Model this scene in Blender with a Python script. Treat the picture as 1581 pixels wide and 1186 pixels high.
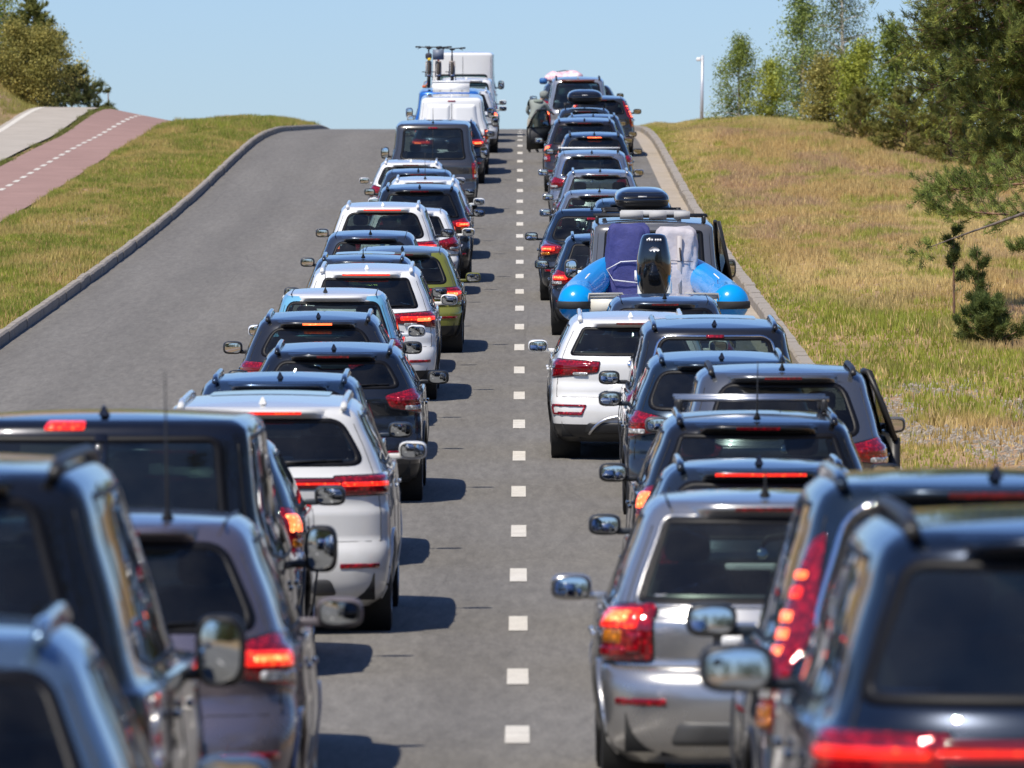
import bpy, math, random
import numpy as np
from mathutils import Vector, Matrix
R = math.radians
random.seed(7); rng = np.random.default_rng(11)
SC = bpy.context.scene; COL = SC.collection
for _o in list(bpy.data.objects): bpy.data.objects.remove(_o)

# ------------------------------------------------------------------ camera
FPX = 11670.0                       # focal length in pixels of the 1581 px photograph
cam = bpy.data.cameras.new('camera'); camo = bpy.data.objects.new('camera', cam); COL.objects.link(camo)
cam.sensor_width = 36; cam.lens = FPX / 1581 * 36
camo.location = (0.02, 0, 0); camo.rotation_euler = (R(90), 0, 0)
cam.shift_x = -13.5 / 1581
cam.clip_start = 1; cam.clip_end = 6000
cam.dof.use_dof = True; cam.dof.focus_distance = 100; cam.dof.aperture_fstop = 6.8
SC.camera = camo
# ------------------------------------------------------------------ world, sun, exposure
SUN = Vector((-.40, -.58, 1.0)).normalized()      # direction towards the sun
world = bpy.data.worlds.new('World'); SC.world = world; world.use_nodes = True
wn = world.node_tree; bg = wn.nodes['Background']
sky = wn.nodes.new('ShaderNodeTexSky'); sky.sky_type = 'NISHITA'; sky.sun_disc = False
sky.sun_elevation = math.asin(SUN.z); sky.sun_rotation = math.atan2(SUN.x, SUN.y)
sky.air_density = 1.0; sky.dust_density = 0.35; sky.ozone_density = 3.0; sky.altitude = 0
tint = wn.nodes.new('ShaderNodeMix'); tint.data_type = 'RGBA'; tint.blend_type = 'MULTIPLY'
tint.inputs[0].default_value = 1.0; tint.inputs[7].default_value = (0.69, 0.82, 1.12, 1)
wn.links.new(sky.outputs[0], tint.inputs[6]); wn.links.new(tint.outputs[2], bg.inputs[0])
bg.inputs[1].default_value = 0.10
sun = bpy.data.lights.new('sun', 'SUN'); suno = bpy.data.objects.new('sun', sun); COL.objects.link(suno)
sun.energy = 4.6; sun.angle = R(0.53); sun.color = (1.0, 0.93, 0.81)
suno.rotation_euler = (-SUN).to_track_quat('-Z', 'Y').to_euler()
SC.view_settings.view_transform = 'Standard'; SC.view_settings.look = 'None'
SC.view_settings.gamma = 1; SC.view_settings.use_curve_mapping = False
SC.view_settings.exposure = 0.22
SC.cycles.max_bounces = 10; SC.cycles.transparent_max_bounces = 24
SC.cycles.caustics_reflective = False; SC.cycles.caustics_refractive = False
SC.cycles.sample_clamp_indirect = 6

# ------------------------------------------------------------------ helpers
def tagp(o, label=None, cat=None, group=None, kind=None):
    if label: o['label'] = label
    if cat: o['category'] = cat
    if group: o['group'] = group
    if kind: o['kind'] = kind
    return o
def empty(name, loc, rot=(0, 0, 0)):
    o = bpy.data.objects.new(name, None); COL.objects.link(o)
    o.location = loc; o.rotation_euler = rot; o.empty_display_size = .2
    return o
def link(name, me, parent=None, loc=None, rot=None):
    o = bpy.data.objects.new(name, me); COL.objects.link(o)
    if parent is not None: o.parent = parent
    if loc is not None: o.location = loc
    if rot is not None: o.rotation_euler = rot
    return o
def mesh(name, V, F, mat=None, smooth=True, nrm=None, col=None):
    V = np.asarray(V, dtype=np.float32).reshape(-1, 3)
    if isinstance(F, np.ndarray): F = [F]
    F = [np.asarray(f, dtype=np.int32) for f in F if len(f)]
    me = bpy.data.meshes.new(name)
    me.vertices.add(len(V)); me.vertices.foreach_set('co', V.ravel())
    nl = sum(f.size for f in F); npoly = sum(len(f) for f in F)
    me.loops.add(nl); me.loops.foreach_set('vertex_index', np.concatenate([f.ravel() for f in F]))
    me.polygons.add(npoly)
    st = []; base = 0
    for f in F:
        st.append(base + np.arange(len(f)) * f.shape[1]); base += f.size
    me.polygons.foreach_set('loop_start', np.concatenate(st).astype(np.int32))
    me.update(calc_edges=True)
    me.polygons.foreach_set('use_smooth', np.full(npoly, bool(smooth)))
    if col is not None:
        a = me.color_attributes.new('tint', 'FLOAT_COLOR', 'POINT')
        c = np.ones((len(V), 4), np.float32); c[:, :3] = col
        a.data.foreach_set('color', c.ravel())
    if nrm is not None:
        me.normals_split_custom_set_from_vertices(nrm.astype(float).tolist())
    if mat: me.materials.append(mat)
    return me
def obj(name, VF, mat, parent=None, smooth=True, **k):
    return link(name, mesh(name, VF[0], VF[1], mat, smooth, **k), parent)
def join(parts):
    Vs, Fs, b = [], [], 0
    for V, F in parts:
        V = np.asarray(V, float).reshape(-1, 3); Vs.append(V)
        for f in (F if isinstance(F, list) else [F]):
            f = np.asarray(f)
            if len(f): Fs.append(f + b)
        b += len(V)
    d = {}
    for f in Fs: d.setdefault(f.shape[1], []).append(f)
    return np.concatenate(Vs), [np.concatenate(v) for v in d.values()]
def box(c, s, rz=0.0, rx=0.0, ry=0.0, taper=1.0):
    sx, sy, sz = [a / 2 for a in s]
    V = np.array([(x * sx, y * sy, z * sz) for z in (-1, 1) for y in (-1, 1) for x in (-1, 1)], float)
    V[4:, :2] *= taper
    if rz or rx or ry:
        V = V @ np.array(Matrix.Rotation(rz, 3, 'Z') @ Matrix.Rotation(ry, 3, 'Y') @ Matrix.Rotation(rx, 3, 'X')).T
    return V + np.array(c), np.array([(0, 2, 3, 1), (4, 5, 7, 6), (0, 1, 5, 4), (2, 6, 7, 3), (0, 4, 6, 2), (1, 3, 7, 5)])
def bbox(c, s, b=.01, **k):
    """box with chamfered edges"""
    e = 8 if b > 0 else 20
    return sbox(c, s, .25, n=20, m=10, **k)
def sbox(c, s, e=.4, n=20, m=12, rz=0.0, rx=0.0, ry=0.0, e2=None):
    """superellipsoid: a rounded box"""
    e2 = e if e2 is None else e2
    u = np.linspace(-math.pi, math.pi, n, endpoint=False); v = np.linspace(-math.pi / 2, math.pi / 2, m)
    f = lambda a, p: np.sign(a) * np.abs(a) ** p
    cu, su = f(np.cos(u), e), f(np.sin(u), e); cv, sv = f(np.cos(v), e2), f(np.sin(v), e2)
    X = cv[:, None] * cu[None]; Y = cv[:, None] * su[None]; Z = np.repeat(sv[:, None], n, 1)
    V = np.stack([X * s[0] / 2, Y * s[1] / 2, Z * s[2] / 2], -1).reshape(-1, 3)
    if rz or rx or ry:
        V = V @ np.array(Matrix.Rotation(rz, 3, 'Z') @ Matrix.Rotation(ry, 3, 'Y') @ Matrix.Rotation(rx, 3, 'X')).T
    return V + np.array(c), grid(m, n, wrap=True)
def grid(m, n, wrap=False):
    i = np.arange(m - 1)[:, None]; j = np.arange(n if wrap else n - 1)[None]
    j2 = (j + 1) % n
    return np.stack([i * n + j, i * n + j2, (i + 1) * n + j2, (i + 1) * n + j], -1).reshape(-1, 4)
def tube(P, r, n=8, cap=True, flat=1.0):
    P = np.asarray(P, float); m = len(P); r = np.broadcast_to(np.asarray(r, float), (m,))
    T = np.gradient(P, axis=0); T /= np.linalg.norm(T, axis=1)[:, None] + 1e-9
    up = np.array((0, 0, 1.0)) if abs(T[:, 2]).mean() < .8 else np.array((0, 1.0, 0))
    A = np.cross(T, up); A /= np.linalg.norm(A, axis=1)[:, None] + 1e-9
    B = np.cross(A, T)
    a = np.linspace(0, 2 * math.pi, n, endpoint=False)
    V = P[:, None] + r[:, None, None] * (np.cos(a)[None, :, None] * A[:, None] * flat + np.sin(a)[None, :, None] * B[:, None])
    V = V.reshape(-1, 3); F = [grid(m, n, True)]
    if cap:
        V = np.concatenate([V, P[:1], P[-1:]]); k = m * n
        F.append(np.array([(k, (j + 1) % n, j) for j in range(n)] + [(k + 1, (m - 1) * n + j, (m - 1) * n + (j + 1) % n) for j in range(n)]))
    return V, F
def lathe(prof, n=24, axis='x', c=(0, 0, 0)):
    prof = np.asarray(prof, float)                      # (axial, radius)
    a = np.linspace(0, 2 * math.pi, n, endpoint=False)
    X = np.repeat(prof[:, :1], n, 1); Y = prof[:, 1:] * np.cos(a); Z = prof[:, 1:] * np.sin(a)
    V = np.stack([X, Y, Z] if axis == 'x' else ([Y, Z, X] if axis == 'z' else [Y, X, Z]), -1).reshape(-1, 3)
    return V + np.array(c), grid(len(prof), n, True)
def pchip(x, y):
    x = np.asarray(x, float); y = np.asarray(y, float); h = np.diff(x); d = np.diff(y) / h
    m = np.zeros_like(y); m[0] = d[0]; m[-1] = d[-1]
    for i in range(1, len(x) - 1):
        if d[i - 1] * d[i] > 0:
            w1 = 2 * h[i] + h[i - 1]; w2 = h[i] + 2 * h[i - 1]
            m[i] = (w1 + w2) / (w1 / d[i - 1] + w2 / d[i])
    def f(q):
        q = np.clip(np.asarray(q, float), x[0], x[-1]); i = np.clip(np.searchsorted(x, q, side='right') - 1, 0, len(x) - 2)
        t = (q - x[i]) / h[i]
        return ((2*t**3 - 3*t**2 + 1) * y[i] + (t**3 - 2*t**2 + t) * h[i] * m[i] + (-2*t**3 + 3*t**2) * y[i+1] + (t**3 - t**2) * h[i] * m[i+1])
    return f
def rpoly(pts, rad=.06, k=5, dens=.08):
    """rounded polygon, densely sampled"""
    pts = [np.array(p, float) for p in pts]; n = len(pts); out = []
    rads = rad if isinstance(rad, (list, tuple)) else [rad] * n
    for i in range(n):
        p, a, b = pts[i], pts[i - 1], pts[(i + 1) % n]
        da, db = a - p, b - p; la, lb = np.linalg.norm(da), np.linalg.norm(db)
        r = min(rads[i], la * .45, lb * .45); A = p + da / la * r; B = p + db / lb * r
        for t in np.linspace(0, 1, k): out.append((1 - t)**2 * A + 2 * t * (1 - t) * p + t * t * B)
    res = []
    for i in range(len(out)):
        a, b = out[i], out[(i + 1) % len(out)]; L = np.linalg.norm(b - a); m = max(1, int(L / dens))
        for j in range(m): res.append(a + (b - a) * j / m)
    return np.array(res)
def inset(P, d):
    T = np.roll(P, -1, 0) - np.roll(P, 1, 0); T /= np.linalg.norm(T, axis=1)[:, None] + 1e-9
    N = np.stack([-T[:, 1], T[:, 0]], -1)
    ar = 0.5 * np.sum(P[:, 0] * np.roll(P[:, 1], -1) - np.roll(P[:, 0], -1) * P[:, 1])
    return P + N * d * (1 if ar > 0 else -1)
def inside(P, q):
    x, y = q[..., 0], q[..., 1]; r = np.zeros(x.shape, bool)
    for i in range(len(P)):
        a, b = P[i - 1], P[i]
        c = ((a[1] > y) != (b[1] > y)) & (x < (b[0] - a[0]) * (y - a[1]) / (b[1] - a[1] + 1e-12) + a[0])
        r ^= c
    return r
def fill(P, M, off=.003, bulge=0., K=6, skirt=0., pw=2.):
    c = P.mean(0); n = len(P); rings = []
    if skirt: rings.append(M(P, off - skirt))
    S = np.linspace(1, 0, K + 1)[:-1] if bulge == 0 or pw == 2. else np.concatenate([[1, .97, .9], np.linspace(.75, 0, K - 1)[:-1]])
    for s in S: rings.append(M(c + (P - c) * s, off + bulge * (1 - s ** pw)))
    V = np.concatenate(rings + [M(c[None], off + bulge)]); m = len(rings)
    last = (m - 1) * n; k = m * n
    tri = np.array([(last + j, last + (j + 1) % n, k) for j in range(n)])
    return V, [grid(m, n, True), tri]
def band(P, Q, M, off=.003, skirt=.01):
    n = len(P); rings = [M(P, off - skirt), M(P, off), M(Q, off)]
    if skirt: rings.append(M(Q, off - skirt))
    return np.concatenate(rings), [grid(len(rings), n, True)]

# ------------------------------------------------------------------ materials
_M = {}
def nodes(name):
    m = bpy.data.materials.new(name); m.use_nodes = True; nt = m.node_tree
    return m, nt, nt.nodes['Principled BSDF']
def nn(nt, t, **k):
    n = nt.nodes.new(t)
    for a, v in k.items():
        if a.startswith('i_'):
            key = a[2:]; key = int(key) if key.isdigit() else key
            n.inputs[key].default_value = v
        else: setattr(n, a, v)
    return n
def simple(name, c, rough=.5, metal=0., coat=0., emit=0., spec=.5, var=0.):
    key = ('s', name, tuple(c), rough, metal, coat, emit)
    if key in _M: return _M[key]
    m, nt, b = nodes(name); b.inputs['Base Color'].default_value = (*c, 1)
    b.inputs['Roughness'].default_value = rough; b.inputs['Metallic'].default_value = metal
    b.inputs['Coat Weight'].default_value = coat; b.inputs['Coat Roughness'].default_value = .03
    b.inputs['Specular IOR Level'].default_value = spec
    if emit:
        b.inputs['Emission Color'].default_value = (*c, 1); b.inputs['Emission Strength'].default_value = emit
    if var:
        tc = nn(nt, 'ShaderNodeTexCoord'); no = nn(nt, 'ShaderNodeTexNoise', i_Scale=var, i_Detail=6.)
        nt.links.new(tc.outputs['Object'], no.inputs['Vector'])
        mx = nn(nt, 'ShaderNodeMix', data_type='RGBA', blend_type='MULTIPLY'); mx.inputs[0].default_value = 1
        mx.inputs[6].default_value = (*c, 1)
        mr = nn(nt, 'ShaderNodeMapRange', i_3=.65, i_4=1.3); nt.links.new(no.outputs[0], mr.inputs[0])
        nt.links.new(mr.outputs[0], mx.inputs[7]); nt.links.new(mx.outputs[2], b.inputs['Base Color'])
        bp = nn(nt, 'ShaderNodeBump', i_Strength=.3, i_Distance=.01); nt.links.new(no.outputs[0], bp.inputs['Height'])
        nt.links.new(bp.outputs[0], b.inputs['Normal'])
    _M[key] = m; return m
def paint(c, metal=.5):
    key = ('p', tuple(c), metal)
    if key in _M: return _M[key]
    m, nt, b = nodes('car paint'); b.inputs['Metallic'].default_value = metal
    b.inputs['Coat Weight'].default_value = 1; b.inputs['Coat Roughness'].default_value = .02; b.inputs['Coat IOR'].default_value = 1.5; b.inputs['Specular IOR Level'].default_value = .25
    tc = nn(nt, 'ShaderNodeTexCoord'); no = nn(nt, 'ShaderNodeTexNoise', i_Scale=2.2, i_Detail=7., i_Roughness=.65)
    nt.links.new(tc.outputs['Object'], no.inputs['Vector'])
    sp = nn(nt, 'ShaderNodeSeparateXYZ'); nt.links.new(tc.outputs['Object'], sp.inputs[0])
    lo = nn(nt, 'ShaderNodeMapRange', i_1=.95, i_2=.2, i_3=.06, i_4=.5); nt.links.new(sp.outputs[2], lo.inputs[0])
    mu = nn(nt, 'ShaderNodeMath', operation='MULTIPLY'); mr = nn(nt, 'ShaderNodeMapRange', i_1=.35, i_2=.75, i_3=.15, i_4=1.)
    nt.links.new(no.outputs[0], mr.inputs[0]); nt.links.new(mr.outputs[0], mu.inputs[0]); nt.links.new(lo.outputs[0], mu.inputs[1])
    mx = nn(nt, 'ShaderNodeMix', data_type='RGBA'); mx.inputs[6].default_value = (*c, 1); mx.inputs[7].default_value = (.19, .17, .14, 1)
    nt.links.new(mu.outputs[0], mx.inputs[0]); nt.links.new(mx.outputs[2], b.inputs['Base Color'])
    r2 = nn(nt, 'ShaderNodeMapRange', i_3=.25, i_4=.5); nt.links.new(mu.outputs[0], r2.inputs[0]); nt.links.new(r2.outputs[0], b.inputs['Roughness'])
    r3 = nn(nt, 'ShaderNodeMapRange', i_1=0., i_2=.6, i_3=.02, i_4=.18); nt.links.new(mu.outputs[0], r3.inputs[0]); nt.links.new(r3.outputs[0], b.inputs['Coat Roughness'])
    _M[key] = m; return m
def glass(t=.5, col=(.85, 1.0, .95)):
    key = ('g', t, col)
    if key in _M: return _M[key]
    m = bpy.data.materials.new('car glass'); m.use_nodes = True; nt = m.node_tree; nt.nodes.clear()
    out = nn(nt, 'ShaderNodeOutputMaterial'); tr = nn(nt, 'ShaderNodeBsdfTransparent'); gl = nn(nt, 'ShaderNodeBsdfGlossy', i_Roughness=.015)
    tr.inputs[0].default_value = (t * col[0], t * col[1], t * col[2], 1)
    fr = nn(nt, 'ShaderNodeFresnel', i_IOR=1.55); mx = nn(nt, 'ShaderNodeMixShader')
    # a film of dust on the pane
    df = nn(nt, 'ShaderNodeBsdfDiffuse'); df.inputs[0].default_value = (.25, .24, .21, 1)
    tc = nn(nt, 'ShaderNodeTexCoord'); no = nn(nt, 'ShaderNodeTexNoise', i_Scale=3.5, i_Detail=6.); nt.links.new(tc.outputs['Object'], no.inputs['Vector'])
    mr = nn(nt, 'ShaderNodeMapRange', i_1=.3, i_2=.8, i_3=.005, i_4=.06); nt.links.new(no.outputs[0], mr.inputs[0])
    m2 = nn(nt, 'ShaderNodeMixShader'); nt.links.new(mr.outputs[0], m2.inputs[0]); nt.links.new(tr.outputs[0], m2.inputs[1]); nt.links.new(df.outputs[0], m2.inputs[2])
    nt.links.new(fr.outputs[0], mx.inputs[0]); nt.links.new(m2.outputs[0], mx.inputs[1]); nt.links.new(gl.outputs[0], mx.inputs[2])
    nt.links.new(mx.outputs[0], out.inputs[0]); _M[key] = m; return m
def lens(name, c, emit=0., hot=None):
    """moulded lamp glass with reflector facets"""
    key = ('l', name)
    if key in _M: return _M[key]
    m, nt, b = nodes(name); b.inputs['Roughness'].default_value = .08; b.inputs['Coat Weight'].default_value = 1
    b.inputs['Coat Roughness'].default_value = .02; b.inputs['Metallic'].default_value = .25
    tc = nn(nt, 'ShaderNodeTexCoord'); vo = nn(nt, 'ShaderNodeTexVoronoi', i_Scale=34.); nt.links.new(tc.outputs['Object'], vo.inputs['Vector'])
    cr = nn(nt, 'ShaderNodeMapRange', i_1=0., i_2=.55, i_3=1.7, i_4=.45); nt.links.new(vo.outputs['Distance'], cr.inputs[0])
    mx = nn(nt, 'ShaderNodeMix', data_type='RGBA', blend_type='MULTIPLY'); mx.inputs[0].default_value = 1; mx.inputs[6].default_value = (*c, 1)
    nt.links.new(cr.outputs[0], mx.inputs[7]); nt.links.new(mx.outputs[2], b.inputs['Base Color'])
    bp = nn(nt, 'ShaderNodeBump', i_Strength=.35, i_Distance=.004); nt.links.new(vo.outputs['Distance'], bp.inputs['Height'])
    nt.links.new(bp.outputs[0], b.inputs['Normal'])
    if emit:
        h = hot or c; m3 = nn(nt, 'ShaderNodeMix', data_type='RGBA'); pw = nn(nt, 'ShaderNodeMapRange', i_1=.0, i_2=.4, i_3=1., i_4=0.)
        nt.links.new(vo.outputs['Distance'], pw.inputs[0]); nt.links.new(pw.outputs[0], m3.inputs[0])
        m3.inputs[6].default_value = (*c, 1); m3.inputs[7].default_value = (*h, 1)
        nt.links.new(m3.outputs[2], b.inputs['Emission Color']); b.inputs['Emission Strength'].default_value = emit
    _M[key] = m; return m
RED = lens('red lamp glass', (.42, .004, .012)); DRED = simple('deep red lens', (.16, .002, .006), .08, 0, 1)
LIT = lens('lit brake lamp', (1., .02, .01), 1.15, (1., .25, .04)); HOT = lens('hot lamp', (1., .12, .03), 3.2, (1., .5, .2))
AMB = lens('amber lamp glass', (.85, .26, .01)); WHT = lens('clear lamp glass', (.75, .75, .73))
BLK = simple('black plastic', (.018, .018, .019), .45); GBLK = simple('black gloss', (.008, .008, .01), .06, 0, 1)
RUB = simple('tyre rubber', (.022, .022, .023), .75, var=30.); CHR = simple('chrome', (.75, .75, .77), .12, 1.)
ALU = simple('brushed aluminium', (.62, .63, .65), .3, 1.); RIM = simple('alloy rim', (.45, .46, .48), .28, .9)
SEAT = simple('seat fabric', (.07, .07, .075), .8, var=20.); MIR = simple('mirror', (.58, .62, .66), .01, 1.)
UND = simple('underbody', (.012, .012, .012), .8); SEAM = simple('panel gap', (.01, .01, .01), .6)
PLATE = simple('number plate', (.75, .76, .76), .35)
# ------------------------------------------------------------------ the road's height, from the spacing of its centre dashes
_y = [1136,1044,963,889,821,760,703,654,611,573,538,506.4,477,449.2,424.6,403.9,383.8,364.4,345.9,329.9,312.7,297,278.5,261.8,247,235.2,226.2,217.9,211.5,207.3]
_d = 44.85 + 6.5 * np.arange(30); _z = (593 - np.array(_y)) * _d / FPX
_pf = np.polynomial.Polynomial.fit(_d, _z, 6)
_kd = np.concatenate([np.arange(46, 232, 6.2)]); _kz = _pf(_kd)
_xd = [-400, -60, 0, 20, 32] ; _xz = [-2.9, -2.35, -2.24, -2.19, -2.165]
_ed = [240, 250, 262, 275, 288, 302, 320, 345, 390, 470, 700, 6000]
_ez = [8.01, 8.37, 8.80, 9.26, 9.70, 10.0, 10.1, 9.6, 7.2, 2.5, -3.0, -3.0]
roadz = pchip(np.concatenate([_xd, _kd, _ed]), np.concatenate([_xz, _kz, _ez]))
def slope(d): return float((roadz(d + 1.2) - roadz(d - 1.2)) / 2.4)
def ss(a, b, x): t = np.clip((x - a) / (b - a), 0, 1); return t * t * (3 - 2 * t)
def groundz(X, Y):
    """height of the land at X, Y (the carriageway itself lies 8 cm under the kerb tops)"""
    X = np.asarray(X, float); Y = np.asarray(Y, float); z = roadz(Y)
    out = ss(-7.6, -7.9, X) + ss(4.05, 4.3, X)
    z = z + .06 * out
    z = z - ss(246, 300, Y) * ss(-9.6, -11.0, X) * 2.6 - ss(262, 300, Y) * ss(5, 7, X) * 1.2
    mound = ss(-7.8, -9.0, X) * ss(-11.2, -9.8, X)
    z = z + mound * (.07 + .13 * ss(195, 232, Y))
    z = z + ss(216, 246, Y) * ss(-10.6, -11.2, X) * (.22 + .45 * ss(-11, -14, X))
    z = z + 1.5 * ss(190, 246, Y) * ss(-15.7, -18.2, X) + ss(-17.3, -24, X) * .5
    z = z + ss(4.3, 9, X) * .10 + ss(190, 240, Y) * ss(4.4, 6.5, X) * .10 - ss(6, 14, X) * .25 * ss(150, 200, Y) - ss(8, 26, X) * .4
    z = z + out * (.05 * np.sin(X * 1.3 + Y * .23) + .04 * np.sin(X * .7 - Y * .41)) * ss(0, 1.2, np.maximum(-7.9 - X, X - 4.3)) * ss(-11.0, -10.4, np.where(X > -16, X, 0) * 1.0 + (X < -16) * 10)
    return z
def noise_color(nt, stops, scale, detail=8., coord='Object', rough=.6, stretch=None):
    tc = nn(nt, 'ShaderNodeTexCoord'); src = tc.outputs[coord]
    if stretch:
        mp = nn(nt, 'ShaderNodeMapping'); mp.inputs['Scale'].default_value = stretch; nt.links.new(src, mp.inputs[0]); src = mp.outputs[0]
    no = nn(nt, 'ShaderNodeTexNoise', i_Scale=scale, i_Detail=detail, i_Roughness=rough); nt.links.new(src, no.inputs['Vector'])
    cr = nn(nt, 'ShaderNodeValToRGB'); el = cr.color_ramp.elements
    el[0].position, el[0].color = stops[0][0], (*stops[0][1], 1); el[1].position, el[1].color = stops[-1][0], (*stops[-1][1], 1)
    for p, c in stops[1:-1]:
        e = el.new(p); e.color = (*c, 1)
    nt.links.new(no.outputs[0], cr.inputs[0]); return cr.outputs[0], no.outputs[0], src
def ground_mat(name, stops, scale, fine, dark=.7, light=1.25, rough=.9, bump=.3, stretch=None, bd=.01):
    m, nt, b = nodes(name); c, f, src = noise_color(nt, stops, scale, stretch=stretch)
    no = nn(nt, 'ShaderNodeTexNoise', i_Scale=fine, i_Detail=5., i_Roughness=.75); tc = nn(nt, 'ShaderNodeTexCoord'); nt.links.new(tc.outputs['Object'], no.inputs['Vector'])
    mr = nn(nt, 'ShaderNodeMapRange', i_1=.3, i_2=.7, i_3=dark, i_4=light); nt.links.new(no.outputs[0], mr.inputs[0])
    mx = nn(nt, 'ShaderNodeMix', data_type='RGBA', blend_type='MULTIPLY'); mx.inputs[0].default_value = 1
    nt.links.new(c, mx.inputs[6]); nt.links.new(mr.outputs[0], mx.inputs[7]); nt.links.new(mx.outputs[2], b.inputs['Base Color'])
    bp = nn(nt, 'ShaderNodeBump', i_Strength=bump, i_Distance=bd); nt.links.new(no.outputs[0], bp.inputs['Height']); nt.links.new(bp.outputs[0], b.inputs['Normal'])
    b.inputs['Roughness'].default_value = rough; b.inputs['Specular IOR Level'].default_value = .25
    return m
def add_grain(m, sc=11., st=(1, .09, 1), lo=.80, hi=1.22):
    nt = m.node_tree; b = nt.nodes['Principled BSDF']; src = b.inputs['Base Color'].links[0].from_socket
    tc = nn(nt, 'ShaderNodeTexCoord'); mp = nn(nt, 'ShaderNodeMapping'); mp.inputs['Scale'].default_value = st; nt.links.new(tc.outputs['Object'], mp.inputs[0])
    no = nn(nt, 'ShaderNodeTexNoise', i_Scale=sc, i_Detail=4., i_Roughness=.8); nt.links.new(mp.outputs[0], no.inputs['Vector'])
    mr = nn(nt, 'ShaderNodeMapRange', i_1=.3, i_2=.7, i_3=lo, i_4=hi); nt.links.new(no.outputs[0], mr.inputs[0])
    # wheel tracks polished a little paler, oil-darkened middle, and cross seams
    sp = nn(nt, 'ShaderNodeSeparateXYZ'); nt.links.new(tc.outputs['Object'], sp.inputs[0])
    sn = nn(nt, 'ShaderNodeMath', operation='SINE'); mu = nn(nt, 'ShaderNodeMath', operation='MULTIPLY', i_1=3.6); nt.links.new(sp.outputs[0], mu.inputs[0]); nt.links.new(mu.outputs[0], sn.inputs[0])
    n2 = nn(nt, 'ShaderNodeTexNoise', i_Scale=.6, i_Detail=5.); mp2 = nn(nt, 'ShaderNodeMapping'); mp2.inputs['Scale'].default_value = (1, .12, 1); nt.links.new(tc.outputs['Object'], mp2.inputs[0]); nt.links.new(mp2.outputs[0], n2.inputs['Vector'])
    m2 = nn(nt, 'ShaderNodeMath', operation='MULTIPLY'); nt.links.new(sn.outputs[0], m2.inputs[0]); nt.links.new(n2.outputs[0], m2.inputs[1])
    m3 = nn(nt, 'ShaderNodeMapRange', i_1=-.6, i_2=.6, i_3=.95, i_4=1.06); nt.links.new(m2.outputs[0], m3.inputs[0])
    m4 = nn(nt, 'ShaderNodeMath', operation='MULTIPLY'); nt.links.new(mr.outputs[0], m4.inputs[0]); nt.links.new(m3.outputs[0], m4.inputs[1])
    # thin wandering cracks
    vo = nn(nt, 'ShaderNodeTexVoronoi', feature='DISTANCE_TO_EDGE', i_Scale=.34); mp3 = nn(nt, 'ShaderNodeMapping'); mp3.inputs['Scale'].default_value = (1, .25, 1); nw = nn(nt, 'ShaderNodeMixRGB', blend_type='ADD', i_0=.35)
    nt.links.new(tc.outputs['Object'], mp3.inputs[0]); nt.links.new(mp3.outputs[0], nw.inputs[1]); nt.links.new(n2.outputs[1], nw.inputs[2]); nt.links.new(nw.outputs[0], vo.inputs['Vector'])
    ck = nn(nt, 'ShaderNodeMapRange', i_1=0., i_2=.006, i_3=.86, i_4=1.); nt.links.new(vo.outputs[0], ck.inputs[0])
    m5 = nn(nt, 'ShaderNodeMath', operation='MULTIPLY'); nt.links.new(m4.outputs[0], m5.inputs[0]); nt.links.new(ck.outputs[0], m5.inputs[1])
    mx = nn(nt, 'ShaderNodeMix', data_type='RGBA', blend_type='MULTIPLY'); mx.inputs[0].default_value = 1; nt.links.new(src, mx.inputs[6]); nt.links.new(m5.outputs[0], mx.inputs[7]); nt.links.new(mx.outputs[2], b.inputs['Base Color'])
ASPH = ground_mat('asphalt', [(.3, (.142, .133, .120)), (.5, (.156, .146, .131)), (.7, (.170, .160, .144))], 1.1, 45., .62, 1.42, .85, .5, (1.4, .035, 1), .006)
add_grain(ASPH)
REDP = ground_mat('red cycle path asphalt', [(.3, (.28, .175, .15)), (.7, (.34, .215, .185))], .8, 40., .75, 1.25, .9, .4)
PAVE = ground_mat('grey pavement', [(.3, (.36, .32, .27)), (.7, (.43, .385, .33))], .9, 30., .8, 1.2, .9, .4)
GUT = ground_mat('sandy gutter', [(.3, (.33, .28, .22)), (.7, (.42, .36, .29))], 2., 40., .75, 1.25)
KERB = ground_mat('kerb concrete', [(.3, (.27, .24, .205)), (.7, (.36, .32, .275))], 1.5, 35., .7, 1.2, .9, .5)
WHITE = ground_mat('white road paint', [(.3, (.58, .54, .47)), (.7, (.74, .70, .62))], 6., 60., .7, 1.15, .7)
SOIL = ground_mat('grassland soil', [(.30, (.16, .14, .05)), (.45, (.27, .19, .09)), (.55, (.36, .235, .13)), (.68, (.30, .19, .12))], .35, 14., .55, 1.45, 1., .8)

def strip(xs, ys, dz=0., own=None):
    xs = np.asarray(xs, float); ys = np.asarray(ys, float)
    X, Y = np.meshgrid(xs, ys); Z = (own(X, Y) if own else roadz(Y)) + dz
    return np.stack([X, Y, Z], -1).reshape(-1, 3), [grid(len(ys), len(xs))]
YS = np.concatenate([np.linspace(-400, -20, 12), np.arange(-10, 320, 1.5), np.linspace(325, 450, 16), np.linspace(500, 6000, 12)])
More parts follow.
